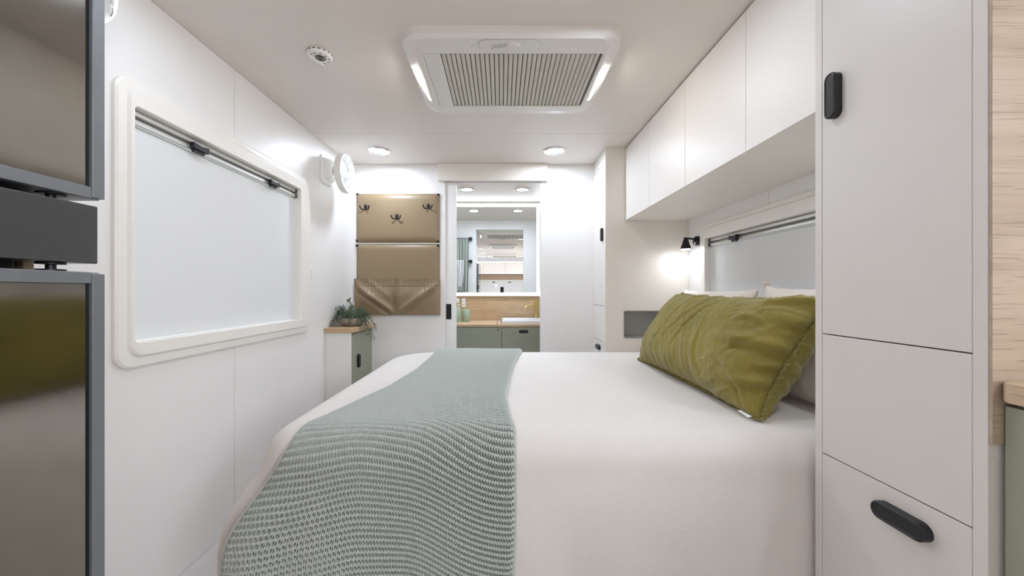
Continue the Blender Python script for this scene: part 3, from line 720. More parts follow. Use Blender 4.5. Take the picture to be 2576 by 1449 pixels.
    if fringe:
        rnd = random.Random(seed+5); v2 = []; f2 = []; K = 4
        dense = []
        for a, b in zip(B, B[1:]+B[:1]):
            for s_ in range(3): dense.append(a.lerp(b, s_/3))
        nD = len(dense)
        for i, p in enumerate(dense):
            t = (dense[(i+1) % nD]-dense[i-1]).normalized(); out = t.cross(n_).normalized()
            if out.dot(p-c) < 0: out = -out
            wv = .005*math.sin(i*.35)+.0025*math.sin(i*.9+1)
            ln = .015+rnd.uniform(-.002, .003)
            for k in range(K+1):
                f_ = k/K; q_ = p-out*.003*(1-f_)+out*ln*f_+n_*(wv*f_+rnd.uniform(-.001, .001)*f_)
                if minz is not None and q_.z < minz+.002: q_.z = minz+.002+rnd.uniform(0, .006)*f_
                v2.append(q_)
        for i in range(nD):
            for k in range(K):
                a = i*(K+1)+k; b = ((i+1) % nD)*(K+1)+k; f2.append((a, a+1, b+1, b))
        fo = obj('frayed_edge', v2, f2, fringe, o, angle=180); fo['label'] = 'frayed linen edge'
        sd = fo.modifiers.new('thick', 'SOLIDIFY'); sd.thickness = .0022; sd.offset = 0
        # loose threads
        v3 = []; f3 = []
        for i in range(0, nD):
            p = v2[i*(K+1)+K]; t = (dense[(i+1) % nD]-dense[i-1]).normalized(); out = t.cross(n_).normalized()
            if out.dot(p-c) < 0: out = -out
            for s_ in range(7):
                d = (out*rnd.uniform(.3, 1)+t*rnd.uniform(-.8, .8)+n_*rnd.uniform(-.9, .9))*rnd.uniform(.002, .0065)
                q0 = p-out*rnd.uniform(0, .012); q1 = q0+d; w = t*.0005
                if minz is not None: q1.z = max(q1.z, minz+.002)
                a = len(v3); v3 += [q0-w, q0+w, q1+w*.4, q1-w*.4]; f3.append((a, a+1, a+2, a+3))
        th_ = obj('loose_threads', v3, f3, fringe, o, smooth=False); th_['kind'] = 'stuff'
    return o
e_tilt = (.235, 0, .36)
op = pillow('pillow', .905, .407, .245, (.752, 1.540, BZ+.004), (0, -1, 0), (.225, 0, .36), 'linen_olive', 'olive green linen pillow with frayed seams, in front of the white pillows', seed=2, pull=.05, minz=BZ+.004, folds=(((.53, .01), (.24, -.005), .020, .020, 0), ((.54, .13), (.36, .10), .016, .024, 0), ((.52, -.10), (.33, -.13), .015, .018, 0), ((.13, -.02), (.20, -.19), .008, .011, 0),
    ((.10, .17), (-.06, -.16), .0055, .010, 0), ((.02, .18), (-.13, -.12), .005, .010, 0), ((-.08, .18), (-.22, -.15), .0045, .009, 0), ((.42, .07), (.26, .06), .010, .014, 0), ((.50, -.05), (.40, -.055), .010, .012, 0),
    ((.44, -.19), (.30, -.07), .009, .012, 0), ((.50, .19), (.30, .15), .008, .014, 0), ((.38, .03), (.30, -.08), .007, .012, 0)), fringe='fringe_olive', ear=.04, wr=1.0, N=(230, 130))
tg = obj('care_tag', [(.716, 1.075, BZ+.012), (.724, 1.135, BZ+.012), (.730, 1.130, BZ+.015), (.724, 1.070, BZ+.016), (.716, 1.075, BZ+.0135), (.724, 1.135, BZ+.0135), (.730, 1.130, BZ+.0162), (.724, 1.070, BZ+.0172)],
    [(0, 1, 2, 3), (4, 5, 6, 7), (0, 1, 5, 4), (1, 2, 6, 5), (2, 3, 7, 6), (3, 0, 4, 7)], 'tag_white', op, smooth=False); tg['label'] = 'white sewn-in care tag'
pillow('pillow', .64, .395, .11, (1.02, 1.955, BZ+.004), (0, -1, 0), (.12, 0, .41), 'linen_pillow', 'white linen pillow at the far side of the bed head', seed=11, minz=BZ+.004, ear=.03, wr=.6, pull=.03, maxx=1.172)
np_ = pillow('pillow', .62, .405, .12, (1.02, 1.262, BZ+.004), (0, -1, 0), (.12, 0, .41), 'linen_pillow', 'white linen pillow at the near side, beside the tall grey cupboard', seed=17, minz=BZ+.004, ear=.07, wr=.6, pull=.03, maxx=1.172)

ct = CORNER[np_]
lathe('corner_tuft', (ct.x+.001, ct.y-.006, ct.z-.014), [(.003, -.006), (.006, .003), (.010, .014), (.014, .022), (.011, .028), (.007, .021), (.003, .010), (0, .009)], 'linen_pillow', np_, n=60, ripple=lambda t: .28*math.sin(5*t)+.14*math.sin(11*t+1), angle=180)

# ------------------------------------------------------------------ wall organiser: two padded tan panels
def padded(name, x0, x1, z0, z1, depth, m, parent, dimples=(), n=(60, 40), foot=YB-.0005):
    P = np.zeros((n[1]+1, n[0]+1, 3))
    for j in range(n[1]+1):
        for i in range(n[0]+1):
            u = i/n[0]; v = j/n[1]; x = x0+(x1-x0)*u; z = z0+(z1-z0)*v
            ed = min(x-x0, x1-x, z-z0, z1-z)
            d = depth*(.35+.65*(1-(1-min(1, ed/.05))**2.2)) if ed > 1e-6 else 0
            for (dx, dz, r, k) in dimples:
                d -= k*math.exp(-((x-dx)**2+(z-dz)**2)/r**2)
            P[j, i] = (x, foot-d, z)
    o = grid_obj(name, P, m, parent, angle=50); return o
def wx(px, y=YB-.015): return (px-1262)*y/930
def wz(py, y=YB-.015): return H((732-py)*y/930)
ox0, ox1 = wx(895), wx(1106)
pu = thing('hook_panel', 'padded tan leather panel with three black double hooks on the white partition', 'wall panel', ((ox0+ox1)/2, YB, wz(611)))
hooks = ((921, 523), (999, 547), (1078, 521))
padded('board', ox0, ox1, wz(610), wz(486), .026, 'tan_leather', pu, [(wx(a), wz(b), .026, .007) for a, b in hooks])
def studs(parent, pts, yy=YB-.022):
    for a, b in pts:
        lathe('stud', (wx(a), yy, wz(b)), [(0, -.007), (.006, -.006), (.0095, -.002), (.0098, .008)], 'black_metal', parent, ax='y', n=18)
studs(pu, ((899, 489), (1102, 490), (898, 605), (1101, 607)), YB-.012)
for a, b in hooks:
    x, z, y = wx(a), wz(b), YB-.020
    pl = [(.010*math.cos(t)*(1 if math.sin(t) > 0 else 1-.35*abs(math.sin(t)))*1.1, .020*math.sin(t)) for t in np.linspace(0, 2*PI, 25)[:-1]]
    hk = loft('hook', 'y', [([(x+p*s_, z+.004+q_*s_) for p, q_ in pl], y-d) for s_, d in ((1, 0), (1, .005), (.8, .008), (.3, .0085))], 'black_metal', pu, cap0=True, cap1=True, angle=50)
    for s_ in (-1, 1):
        tube('prong', [(x+s_*(.002+.032*math.sin(t*1.1)/math.sin(1.1*1.0)*1.0), y-.006-.026*t, z-.006-.014*math.sin(t*PI*.75)+.026*t**2.6) for t in np.linspace(0, 1, 12)], .0042, 'black_metal', hk, n=10)
lo = thing('pocket_panel', 'padded tan leather panel with a gathered pocket below the hook panel', 'wall panel', ((ox0+ox1)/2, YB, wz(792)))
padded('board', ox0, ox1, wz(791), wz(614), .022, 'tan_leather', lo)
studs(lo, ((898, 618), (1102, 618), (1101, 787)), YB-.012)
# gathered pocket
qx0, qx1, qz0, qz1 = wx(892), wx(1107), wz(793), wz(701)
n1, n2 = 150, 90; P = np.zeros((n2+1, n1+1, 3)); xc_ = wx(998); band = wz(722)
for j in range(n2+1):
    for i in range(n1+1):
        u = i/n1; v = j/n2; x = qx0+(qx1-qx0)*u; z = qz0+(qz1-qz0)*v
        ed = min((x-qx0), (qx1-x)); e1_ = 1-math.exp(-ed/.02)
        d = .027
        hh = (qz1-z)/(qz1-qz0)
        # billow of the two bags, held at the centre strip and the corners
        for c, wd_ in (((qx0+xc_)/2, .14), ((qx1+xc_)/2, .14)):
            d += .030*math.exp(-((x-c)/wd_)**2)*sm(1.0, .45, hh)*sm(0.05, .5, hh)*.8
        # diagonal folds running from upper outer corners to the lower centre
        s_ = (x-xc_)/(qx1-qx0)*2; diag = hh-(1-abs(s_))*.85
        d += .018*math.exp(-((diag-.10)/.09)**2)*sm(0, .15, abs(s_))*sm(0, .2, 1-abs(s_))
        d -= .012*math.exp(-((diag-.27)/.07)**2)*sm(0.02, .15, abs(s_))*sm(0, .2, 1-abs(s_))
        d += .006*math.exp(-((diag+.25)/.07)**2)*sm(0.05, .25, abs(s_))*(1 if s_ < 0 else .4)
        if z > band:
            d += .0045*math.sin(x*2*PI/.0205+1.2*math.sin(x*31+hh*4))*(1-.3*math.sin(x*23))-.003
            d -= .004*math.exp(-((z-band)/.004)**2)
        else:
            d += .0035*math.sin(x*2*PI/.024+2*math.sin(x*17))*math.exp(-(band-z)/.035)
        cs = math.exp(-((x-xc_)/.028)**2)
        d = d*(1-.45*cs*sm(.3, .9, hh)) + cs*(.012+.006*math.sin(x*2*PI/.0155+.6))
        d *= (.75+.25*e1_); dz = .004*math.sin(x*2*PI/.041)*sm(.15, 0, hh)
        if j == 0: d = .012
        P[j, i] = (x, YB-.002-d, z-dz*.3)
grid_obj('pocket', P, 'tan_leather', lo, angle=180)
sv = []
for s_ in (0, 1):
    xx = qx0 if s_ == 0 else qx1
    box('pocket_side', xx-.0005 if s_ == 0 else xx-.0025, xx+.0025 if s_ == 0 else xx+.0005, YB-.0215, YB-.002, qz0+.001, qz1-.001, 'tan_leather', lo, bev=.0008)

# ------------------------------------------------------------------ potted plant on the corner cupboard
pxx, pyy, pz = -1.008, 2.50, H(-.234)+.0006
pp_ = thing('potted_plant', 'trailing green plant in a low speckled stone bowl on the oak corner top', 'plant', (pxx, pyy, pz))
lathe('bowl', (pxx, pyy, pz), [(.048, 0), (.056, .003), (.080, .020), (.0875, .038), (.085, .052), (.081, .0545), (.077, .052), (.076, .046)], 'concrete', pp_, n=48, ripple=lambda t: .01*math.sin(3*t+1)+.006*math.sin(7*t))
lathe('soil', (pxx, pyy, pz), [(.0765, .0455), (.05, .050), (0, .052)], 'soil', pp_, n=32)
rnd = random.Random(12)
def plant_stem(az, out, up, droop, nlv, lab):
    a = Vector((pxx+.045*math.cos(az)*rnd.uniform(.3, 1), pyy+.045*math.sin(az)*rnd.uniform(.3, 1), pz+.047)); pts = []
    for k in range(9):
        t = k/8; p = a+Vector((math.cos(az), math.sin(az), 0))*out*t**.9+Vector((0, 0, up*math.sin(min(1, t*1.25)*PI*.62)-droop*t**2.2))
        p += Vector((rnd.uniform(-.004, .004), rnd.uniform(-.004, .004), 0))
        p.x = max(p.x, XL+.012); p.y = min(p.y, YB-.035)
        if p.x < -.917 and p.y > 2.315 and p.z < pz+.006: p.z = pz+.006
        pts.append(p)
    s_ = tube('stem', pts, [.0016]*8+[.0008], 'stem_green', pp_, n=5)
    v = []; f = []
    for k in range(nlv):
        t = .12+.88*k/nlv+rnd.uniform(-.02, .02); i = min(7, int(t*8)); p = pts[i].lerp(pts[i+1], t*8-i) if t < 1 else pts[8]
        dr_ = (pts[i+1]-pts[i]).normalized(); sd_ = dr_.orthogonal().normalized(); ang = rnd.uniform(0, 2*PI)
        sd_ = (sd_*math.cos(ang)+dr_.cross(sd_)*math.sin(ang)); d = (dr_*rnd.uniform(.3, .9)+sd_).normalized()
        ln = rnd.uniform(.015, .028); w = dr_.cross(d).normalized()*rnd.uniform(.0017, .0027); nn = d.cross(w).normalized()
        q1, q2, q3 = p+d*ln*.35, p+d*ln*.7+nn*-.002, p+d*ln+Vector((0, 0, -.004))
        for arr in (p, q1, q2, q3): arr.x = max(arr.x, XL+.004); arr.y = min(arr.y, YB-.03); arr.z = max(arr.z, pz+.002) if (arr.x < -.918 and arr.y > 2.316) else arr.z
        b = len(v); v += [p, q1-w, q1+nn*.0015, q1+w, q2-w*.85, q2+nn*.0012, q2+w*.85, q3]
        f += [(b, b+1, b+2), (b, b+2, b+3), (b+1, b+4, b+5, b+2), (b+2, b+5, b+6, b+3), (b+4, b+7, b+5), (b+5, b+7, b+6)]
    lf = obj('leaves', v, f, 'leaf_green', s_, angle=80); lf['kind'] = 'stuff'
for k in range(40):
    az = 2*PI*k/40*1.0+rnd.uniform(-.1, .1)
    plant_stem(az, rnd.uniform(.045, .10), rnd.uniform(.035, .095), rnd.uniform(.01, .05), 20, '')
for az, o_, u_, d_ in ((-.35, .115, .05, .20), (-.55, .12, .045, .17), (-.1, .125, .05, .21), (-.8, .12, .05, .15), (3.6, .13, .05, .10), (3.9, .14, .05, .11), (3.3, .10, .06, .08), (2.2, .06, .13, .0), (-1.3, .10, .055, .10), (4.2, .12, .06, .11), (.15, .11, .06, .15), (-.25, .10, .07, .16)):
    plant_stem(az, o_, u_, d_*.9, 44, '')

# ------------------------------------------------------------------ wall fans
def fan(loc, label):
    x, y, z = loc
    f = thing('wall_fan', label, 'fan', (XL, y, z), 'white wall fans')
    R = lambda w, h, r: rrect(y+.0, z+.02, w, h, r, 6)
    loft('mount', 'x', [(R(.148, .178, .03), XL+.0005), (R(.148, .178, .03), XL+.008), (R(.136, .166, .028), XL+.014), (R(.116, .140, .025), XL+.018), (R(.108, .126, .03), XL+.044), (R(.088, .104, .03), XL+.055)], 'plastic_white', f, cap0=True, cap1=True)
    for k in range(4):
        box('vent_slot', XL+.0545, XL+.0556, y-.03, y+.02, z+.005+k*.011, z+.008+k*.011, 'gap_dark', f, bev=0)
    cx = XL+.128
    tube('arm', [(XL+.054, y, z+.012), (XL+.075, y, z+.004), (cx-.02, y, z)], .016, 'plastic_white', f, n=14)
    c = (cx, y, z)
    lathe('motor', c, [(0, -.045), (.024, -.042), (.030, -.025), (.030, .0), (.026, .004), (0, .006)], 'plastic_white', f, ax='x', n=24)
    lathe('ring', c, [(.105, -.022), (.117, -.022), (.120, -.010), (.120, .010), (.117, .016), (.108, .016), (.105, .010), (.105, -.022)], 'plastic_white', f, ax='x', n=48)
    for k in range(3):
        a0 = 2*PI*k/3+.5; v = []; fc = []
        for i in range(8):
            r = .022+.074*i/7; w = .55*(1-.25*i/7)
            for s_ in (-1, 1):
                a = a0+s_*w*.7+.25*i/7
                v.append((cx+.004+s_*.011, y+r*math.cos(a), z+r*math.sin(a)))
        for i in range(7): fc.append((2*i, 2*i+1, 2*i+3, 2*i+2))
        b = obj('blade', v, fc, 'clear_plastic', f, angle=80); sd = b.modifiers.new('t', 'SOLIDIFY'); sd.thickness = .0016
    lathe('hub_badge', c, [(.0, .034), (.017, .032), (.020, .027), (.018, .022), (0, .021)], 'plastic_white', f, ax='x', n=24)
    for k in range(4):
        a0 = 2*PI*k/4+.3; p = []
        for i in range(13):
            t = PI*i/12-PI/2
            r = .064+.046*math.sin(t*.999); a = a0+.42*math.cos(t)*(1 if i < 6.5 else 1)*(1 if True else 0)
            p.append((cx+.016+.016*math.cos((r-.018)/.1*PI/2), y+r*math.cos(a), z+r*math.sin(a)))
        tube('guard_wire', p, .0016, 'chrome', f, n=6)
        p2 = [(q_[0], y+(q_[1]-y)*math.cos(-.8)-(q_[2]-z)*math.sin(-.8), z+(q_[1]-y)*math.sin(-.8)+(q_[2]-z)*math.cos(-.8)) for q_ in p]
        tube('guard_wire', p2, .0016, 'chrome', f, n=6)
    return f
f1 = fan((0, 2.345, H(.742)), 'round white wall fan in the far corner above the hook panel')
dup(f1, (XL, .822, H(.735)), 'white wall fan half hidden behind the top of the fridge')

# ------------------------------------------------------------------ ceiling air conditioner
ax_c, ay0, ay1, az_ = .036, 1.292, 1.90, H(.886)
ac = thing('air_conditioner', 'white ceiling air conditioner with pleated grille above the bed', 'air conditioner', (ax_c, 1.6, ZC), 'ceiling air conditioners')
def acl(w, y0, y1, r): return rrect(ax_c, (y0+y1)/2, w, y1-y0, r, 8)
gx0, gx1, gy0, gy1 = -.229, .371, 1.383, 1.774
fx0, fx1 = -.296, .380
def gl_(d): return rrect((fx0+fx1)/2, (gy0+gy1)/2, fx1-fx0+d, gy1-gy0+d, .010, 8)
loft('housing', 'z', [(acl(.806, ay0-.004, 1.885, .085), ZC-.0003), (acl(.806, ay0-.004, 1.885, .085), ZC-.014), (acl(.802, ay0-.002, 1.875, .085), az_+.014), (acl(.794, ay0+.001, 1.855, .082), az_+.0105), (acl(.722, ay0+.006, 1.825, .06), az_+.0008), (acl(.706, ay0+.012, 1.82, .055), az_), (gl_(.02), az_-.0005), (gl_(.004), az_+.0005), (gl_(0), az_+.003), (gl_(0), az_+.018)], 'shell_white', ac, cap1=True, angle=25)
box('filter_bed', gx0, gx1+.006, gy0+.001, gy1-.001, az_+.013, az_+.0175, 'gap_dark', ac, bev=0)
box('side_plate', fx0+.001, gx0-.001, gy0+.001, gy1-.001, az_+.001, az_+.0175, 'shell_white', ac, bev=.001)
n_s = 33; pw_ = (gx1-gx0)/n_s
sl0 = None
for k in range(n_s):
    x = gx0+pw_*(k+.5)
    if sl0 is None:
        prof = [(-.46, .012), (-.40, .004), (-.2, .0012), (0, .0004), (.2, .0012), (.40, .004), (.46, .012)]
        ys = [gy0+.0015, gy0+.012, gy1-.014, gy1-.002]; sc = [.98, 1, 1, .12]; v = []; f_ = []
        for yy, s_ in zip(ys, sc):
            for a, b in prof: v.append((x+a*pw_*s_, yy, az_+b))
        for i in range(3):
            for j in range(6): f_.append((i*7+j, i*7+j+1, (i+1)*7+j+1, (i+1)*7+j))
        f_ += [tuple(range(7)), tuple(range(21, 28))]
        sl0 = obj('slat', v, f_, 'filter_pleat', ac, angle=60); xs0 = x
    else:
        c = sl0.copy(); COL.objects.link(c); c.parent = ac; c.location.x = x-xs0
for s_, xe in ((-1, -.3395), (1, .4115)):
    # LED strips let into the sloping sides
    v = []
    for yy in (1.478, 1.738):
        tw = .004*(1 if yy > 1.6 else -1)
        for dx, z in ((-.0058, az_+(.0044 if s_ < 0 else .0012)), (.0058, az_+(.0044 if s_ > 0 else .0012)), (.0058, az_+.012), (-.0058, az_+.012)): v.append((xe+dx-s_*tw*2, yy, z))
    obj('light_strip', v, [(0, 1, 2, 3), (4, 5, 6, 7), (0, 1, 5, 4), (1, 2, 6, 5), (2, 3, 7, 6), (3, 0, 4, 7)], 'light_strip', ac, smooth=False)
def ov(w, h): return rrect(.028, ay0+.038, w, h, h/2*.96, 8)
loft('control_seam', 'z', [(ov(.226, .057), az_+.001), (ov(.226, .057), az_-.0018)], 'plastic_grey', ac, cap1=True)
loft('control_plate', 'z', [(ov(.222, .053), az_+.001), (ov(.222, .053), az_-.003), (ov(.214, .047), az_-.0045)], 'shell_white', ac, cap1=True)
cp = loft('control_dial', 'z', [([(.042+.026*math.cos(t), ay0+.034+.015*math.sin(t)) for t in np.linspace(0, 2*PI, 29)[:-1]], az_-.004), ([(.042+.026*math.cos(t), ay0+.034+.015*math.sin(t)) for t in np.linspace(0, 2*PI, 29)[:-1]], az_-.012), ([(.042+.02*math.cos(t), ay0+.034+.010*math.sin(t)) for t in np.linspace(0, 2*PI, 29)[:-1]], az_-.015)], 'shell_white', ac, cap1=True)
prism('lever', 'z', [(.026, ay0+.026), (.026, ay0+.037), (-.028, ay0+.042), (-.033, ay0+.050), (-.036, ay0+.048), (-.031, ay0+.037)], az_-.011, az_-.004, 'plastic_grey', ac, bev=.001)
lathe('screw', (-.104, ay0+.052, az_-.002), [(0, -.001), (.006, -.001), (.0075, .001)], 'shell_white', ac, n=14)
dup(ac, (ax_c, -1.95, ZC), 'second ceiling air conditioner by the front of the van, seen in the mirror')
# roof hatch between the two
rh = thing('roof_hatch', 'white roof hatch in the kitchen ceiling, seen only in the mirror', 'hatch', (.03, .1, ZC))
loft('hatch_frame', 'z', [(rrect(.03, .05, .56, .5, .05), ZC-.0003), (rrect(.03, .05, .56, .5, .05), ZC-.03), (rrect(.03, .05, .44, .38, .03), ZC-.034), (rrect(.03, .05, .44, .38, .03), ZC-.0003)], 'plastic_white', rh, ring=False)
box('hatch_blind', -.18, .24, -.13, .23, ZC-.02, ZC-.015, 'blind_fabric', rh, bev=.002)
box('pull_bar', -.17, .23, .20, .225, ZC-.033, ZC-.021, 'plastic_grey', rh, bev=.004)

# ------------------------------------------------------------------ downlights
def downlight(x, y, label, lens='light_lens'):
    d = thing('downlight', label, 'downlight', (x, y, ZC), 'recessed ceiling downlights')
    lathe('bezel', (x, y, ZC), [(.072, -.0003), (.0715, -.005), (.066, -.009), (.058, -.0085), (.055, -.005)], 'chrome', d, n=40)
    lathe('lens', (x, y, ZC), [(.0548, -.0046), (.035, -.0066), (0, -.0075)], lens, d, n=32)
    return d
d0 = downlight(-.81, 2.442, 'round downlight in the ceiling above the hook panel')
for x, y, lb in ((.347, 2.442, 'round downlight in the ceiling right of the bathroom pelmet'), (-.319, 3.372, 'left downlight of the bathroom ceiling'), (.188, 3.372, 'right downlight of the bathroom ceiling'),
                 ):
    dup(d0, (x, y, ZC), lb)
de = downlight(-.72, 1.02, 'downlight over the left wall window, just above the frame', 'entry_lens')
dup(de, (.347, 1.07, ZC), 'downlight between the air conditioner and the tall cupboard, just above the frame')
dk = downlight(-.45, -.45, 'kitchen downlight left of the roof hatch', 'kitchen_lens')
for x, y, lb in ((.55, -.45, 'kitchen downlight right of the roof hatch'), (-.45, -1.45, 'kitchen downlight left of the front air conditioner'), (.55, -1.45, 'kitchen downlight right of the front air conditioner')):
    dup(dk, (x, y, ZC), lb)

# ------------------------------------------------------------------ smoke alarm on the ceiling
sx, sy = -.711, 1.445
sa = thing('smoke_alarm', 'round white ceiling alarm with a hanging white tag', 'alarm', (sx, sy, ZC))
lathe('body', (sx, sy, ZC), [(.045, -.0003), (.0468, -.005), (.046, -.011), (.042, -.016), (.029, -.0185), (.027, -.0175), (0, -.0175)], 'plastic_white', sa, n=48)
for k in range(16):
    a = 2*PI*k/16; b = .11
    v = [(sx+r*math.cos(t), sy+r*math.sin(t), z) for r, z in ((.0472, ZC-.0075), (.0472, ZC-.0040), (.044, ZC-.0040), (.044, ZC-.0075)) for t in (a-b, a+b)]
    obj('vent_slot', v, [(0, 1, 3, 2), (2, 3, 5, 4), (4, 5, 7, 6), (6, 7, 1, 0), (0, 2, 4, 6), (1, 3, 5, 7)], 'gap_dark', sa, smooth=False)
for r in (.005, .011, .017): tube('grille_ring', [(sx+.004+r*math.cos(t), sy-.002+r*math.sin(t), ZC-.0178) for t in np.linspace(0, 2*PI, 25)[:-1]], .0018, 'gap_dark', sa, n=6, closed=True)
for k in range(10):
    a = 2*PI*k/10+.2
    box('print_mark', sx+.0335*math.cos(a)-.004, sx+.0335*math.cos(a)+.004, sy+.0335*math.sin(a)-.001, sy+.0335*math.sin(a)+.001, ZC-.0192, ZC-.0182, 'gap_dark', sa, bev=0)
tgp = [(-.030, -.040, -.010), (-.028, -.036, -.024), (-.018, -.020, -.032), (.002, .000, -.040), (.012, .010, -.046)]
v = []
for dx, dy, dz in tgp:
    for s_ in (-1, 1): v.append((sx+dx+s_*.0075, sy+dy-s_*.006, ZC+dz))
tgo = obj('tag', v, [(2*i, 2*i+1, 2*i+3, 2*i+2) for i in range(4)], 'tag_white', sa); sd = tgo.modifiers.new('t', 'SOLIDIFY'); sd.thickness = .0012

# ------------------------------------------------------------------ reading lamp on the right wall
ly, lz = 2.272, H(.308)
rl = thing('reading_lamp', 'small black reading lamp on the wall beside the bed window', 'lamp', (XR, ly, lz))
lathe('base', (XR, ly, lz), [(.029, -.0004), (.029, -.016), (.025, -.022), (0, -.023)], 'black_metal', rl, ax='x', n=32)
lathe('switch', (XR-.023, ly-.004, lz-.014), [(.008, .002), (.008, -.003), (0, -.004)], 'chrome', rl, ax='x', n=18)
tube('arm', [(XR-.020, ly-.004, lz+.008), (XR-.050, ly-.008, lz+.012), (XR-.075, ly-.01, lz+.013)], .0062, 'black_metal', rl, n=12)
hc = Vector((XR-.083, ly-.01, lz))
lathe('shade', hc, [(.0, .020), (.011, .019), (.012, .008), (.014, .004), (.023, -.028), (.026, -.031), (.030, -.052), (.028, -.052), (.024, -.030), (0, -.026)], 'black_metal', rl, n=32)
lathe('bulb', hc, [(0, -.047), (.022, -.0475), (.0270, -.0525), (.024, -.0555), (0, -.0575)][::-1], 'reading_led', rl, n=28)

dup(rl, (XR, 1.012, lz), 'second black reading lamp, hidden behind the tall grey cupboard')

# ------------------------------------------------------------------ bathroom
VY = 3.345
vn = thing('bathroom_vanity', 'sage green bathroom vanity cabinet seen through the doorway', 'vanity', (0, 3.6, 0))
box('carcass', XL+.002, XR-.002, VY+.02, YE-.002, .05, H(-.42), 'gap_dark', vn, bev=.001)
cutsx = (XL+.002, -.62, 0.0, .62, XR-.002)
for i, (a, b) in enumerate(zip(cutsx[:-1], cutsx[1:])):
    d_ = box('drawer' if i == 2 else 'door', a+.0015, b-.0015, VY, VY+.019, .06, H(-.328), 'green_cabinet', vn, bev=.0015)
    if i == 2: stadium('finger_pull', 'y', (.198, H(-.368)), .086, .029, VY+.001, VY-.002, 'handle_black', d_, bev=.0015)
    if i == 1: lathe('finger_hole', (-.033, VY+.001, H(-.352)), [(0, -.0022), (.006, -.0022), (.0065, 0)], 'handle_black', d_, ax='y', n=16)
vt = box('vanity_top', XL+.003, -.0425, VY-.01, YE-.008, H(-.3245), H(-.302), 'oak_bath', bev=.002); tag(vt, 'left oak vanity top carrying the mint cup', 'vanity top')
vt2 = prism('vanity_top', 'z', [(-.0395, VY-.01), (-.0395, YE-.008), (-.005, YE-.008), (-.005, VY+.08), (.535, VY+.08), (.535, YE-.008), (XR-.003, YE-.008), (XR-.003, VY-.01)], H(-.3245), H(-.302), 'oak_bath', bev=.002); tag(vt2, 'right oak vanity top around the white basin', 'vanity top')
struct(box('trim_8', XL+.002, XR-.002, YE-.007, YE-.0005, H(-.3015), H(-.04), 'oak_bath', bev=.001), 'oak splashback above the vanity')
bs = thing('basin', 'white rectangular ceramic basin set in the oak vanity top', 'basin', (.27, 3.6, H(-.302)))
B_ = lambda d, r: rrect(.255, 3.62, .51-d, .38-d, r, 6)
loft('bowl', 'z', [(B_(0, .012), H(-.3015)), (B_(0, .012), H(-.278)), (B_(.005, .012), H(-.275)), (B_(.028, .02), H(-.275)), (B_(.034, .02), H(-.279)), (B_(.07, .05), H(-.385)), (B_(.2, .05), H(-.392))], 'ceramic', bs, cap1=True)
lathe('drain', (.2, 3.62, H(-.3915)), [(.02, 0), (.02, .002), (0, .003)], 'brass', bs, n=20)
tp_ = thing('tap', 'brushed brass basin tap with curved spout behind the basin', 'tap', (.348, 3.775, H(-.275)))
tx, ty = .35, 3.776
lathe('body', (tx, ty, H(-.2745)), [(.021, 0), (.021, .004), (.0165, .006), (.0165, .150), (.0185, .152), (.0185, .176), (.017, .178), (0, .178)], 'brass', tp_, n=28)
tube('spout', [(tx-.012, ty-.003, H(-.152)), (tx-.06, ty-.03, H(-.150)), (tx-.085, ty-.04, H(-.152)), (tx-.100, ty-.048, H(-.160)), (tx-.113, ty-.054, H(-.178))], .0095, 'brass', tp_, n=14)
tube('lever', [(tx-.015, ty-.004, H(-.107)), (tx-.065, ty-.02, H(-.105))], [.004, .0028], 'brass', tp_, n=10)
cp_ = thing('tumbler', 'ribbed mint green tumbler on the left oak vanity top', 'tumbler', (-.357, 3.66, H(-.302)))
lathe('cup', (-.357, 3.66, H(-.3015)), [(.035, 0), (.0385, .003), (.0395, .116), (.0385, .118), (.036, .116), (.035, .01), (0, .01)], 'mint_ceramic', cp_, n=72, ripple=lambda t: .02*abs(math.sin(t*9)), angle=60)
sd_ = thing('soap_dispenser', 'mint green soap dispenser with a brass pump beside the tumbler', 'soap dispenser', (-.437, 3.6, H(-.302)))
lathe('bottle', (-.437, 3.6, H(-.3015)), [(.033, 0), (.035, .003), (.035, .135), (.032, .141), (.012, .143)], 'mint_ceramic', sd_, n=48)
lathe('collar', (-.437, 3.6, H(-.158)), [(.0125, -.0005), (.0125, .022), (.006, .024), (.006, .040), (0, .040)], 'brass', sd_, n=20)
tube('pump_spout', [(-.437, 3.6, H(-.118)), (-.437+.012, 3.6, H(-.116)), (-.437+.035, 3.585, H(-.12))], .005, 'brass', sd_, n=10)
for i, x in enumerate((-.395, -.46)):
    po = thing('power_outlet', ('white power outlet on the oak splashback above the tumbler', 'white power outlet on the oak splashback behind the soap dispenser')[i], 'outlet', (x, YE-.007, H(-.12)))
    box('plate', x-.019, x+.019, YE-.0185, YE-.0075, H(-.170), H(-.078), 'plastic_white', po, bev=.003)
    for z in (-.105, -.14): box('socket', x-.008, x+.008, YE-.0195, YE-.0184, H(z)-.006, H(z)+.006, 'plastic_grey', po, bev=.0005)
mr = thing('bathroom_mirror', 'large backlit bathroom mirror with a glowing white border', 'mirror', (0, YE-.02, H(-.05)))
mx0, mx1, mz0, mz1 = -.75, .3985, H(-.054), H(.905)
box('backing', mx0, mx1, YE-.028, YE-.0005, mz0, mz1, 'plastic_white', mr, bev=.002)
bw = .037; yy = YE-.0335
box('glass', mx0+bw, mx1-bw-.001, yy, yy+.005, mz0+bw, mz1-bw, 'mirror_glass', mr, bev=0)
for a in ((mx0, mx1-.004, mz0+.008, mz0+bw-.0005), (mx0, mx1-.004, mz1-bw+.0005, mz1-.004), (mx1-bw-.0005, mx1-.010, mz0+bw, mz1-bw), (mx0+.006, mx0+bw-.0005, mz0+bw, mz1-bw)):
    box('light_border', a[0], a[1], yy, yy+.005, a[2], a[3], 'mirror_led', mr, bev=0)
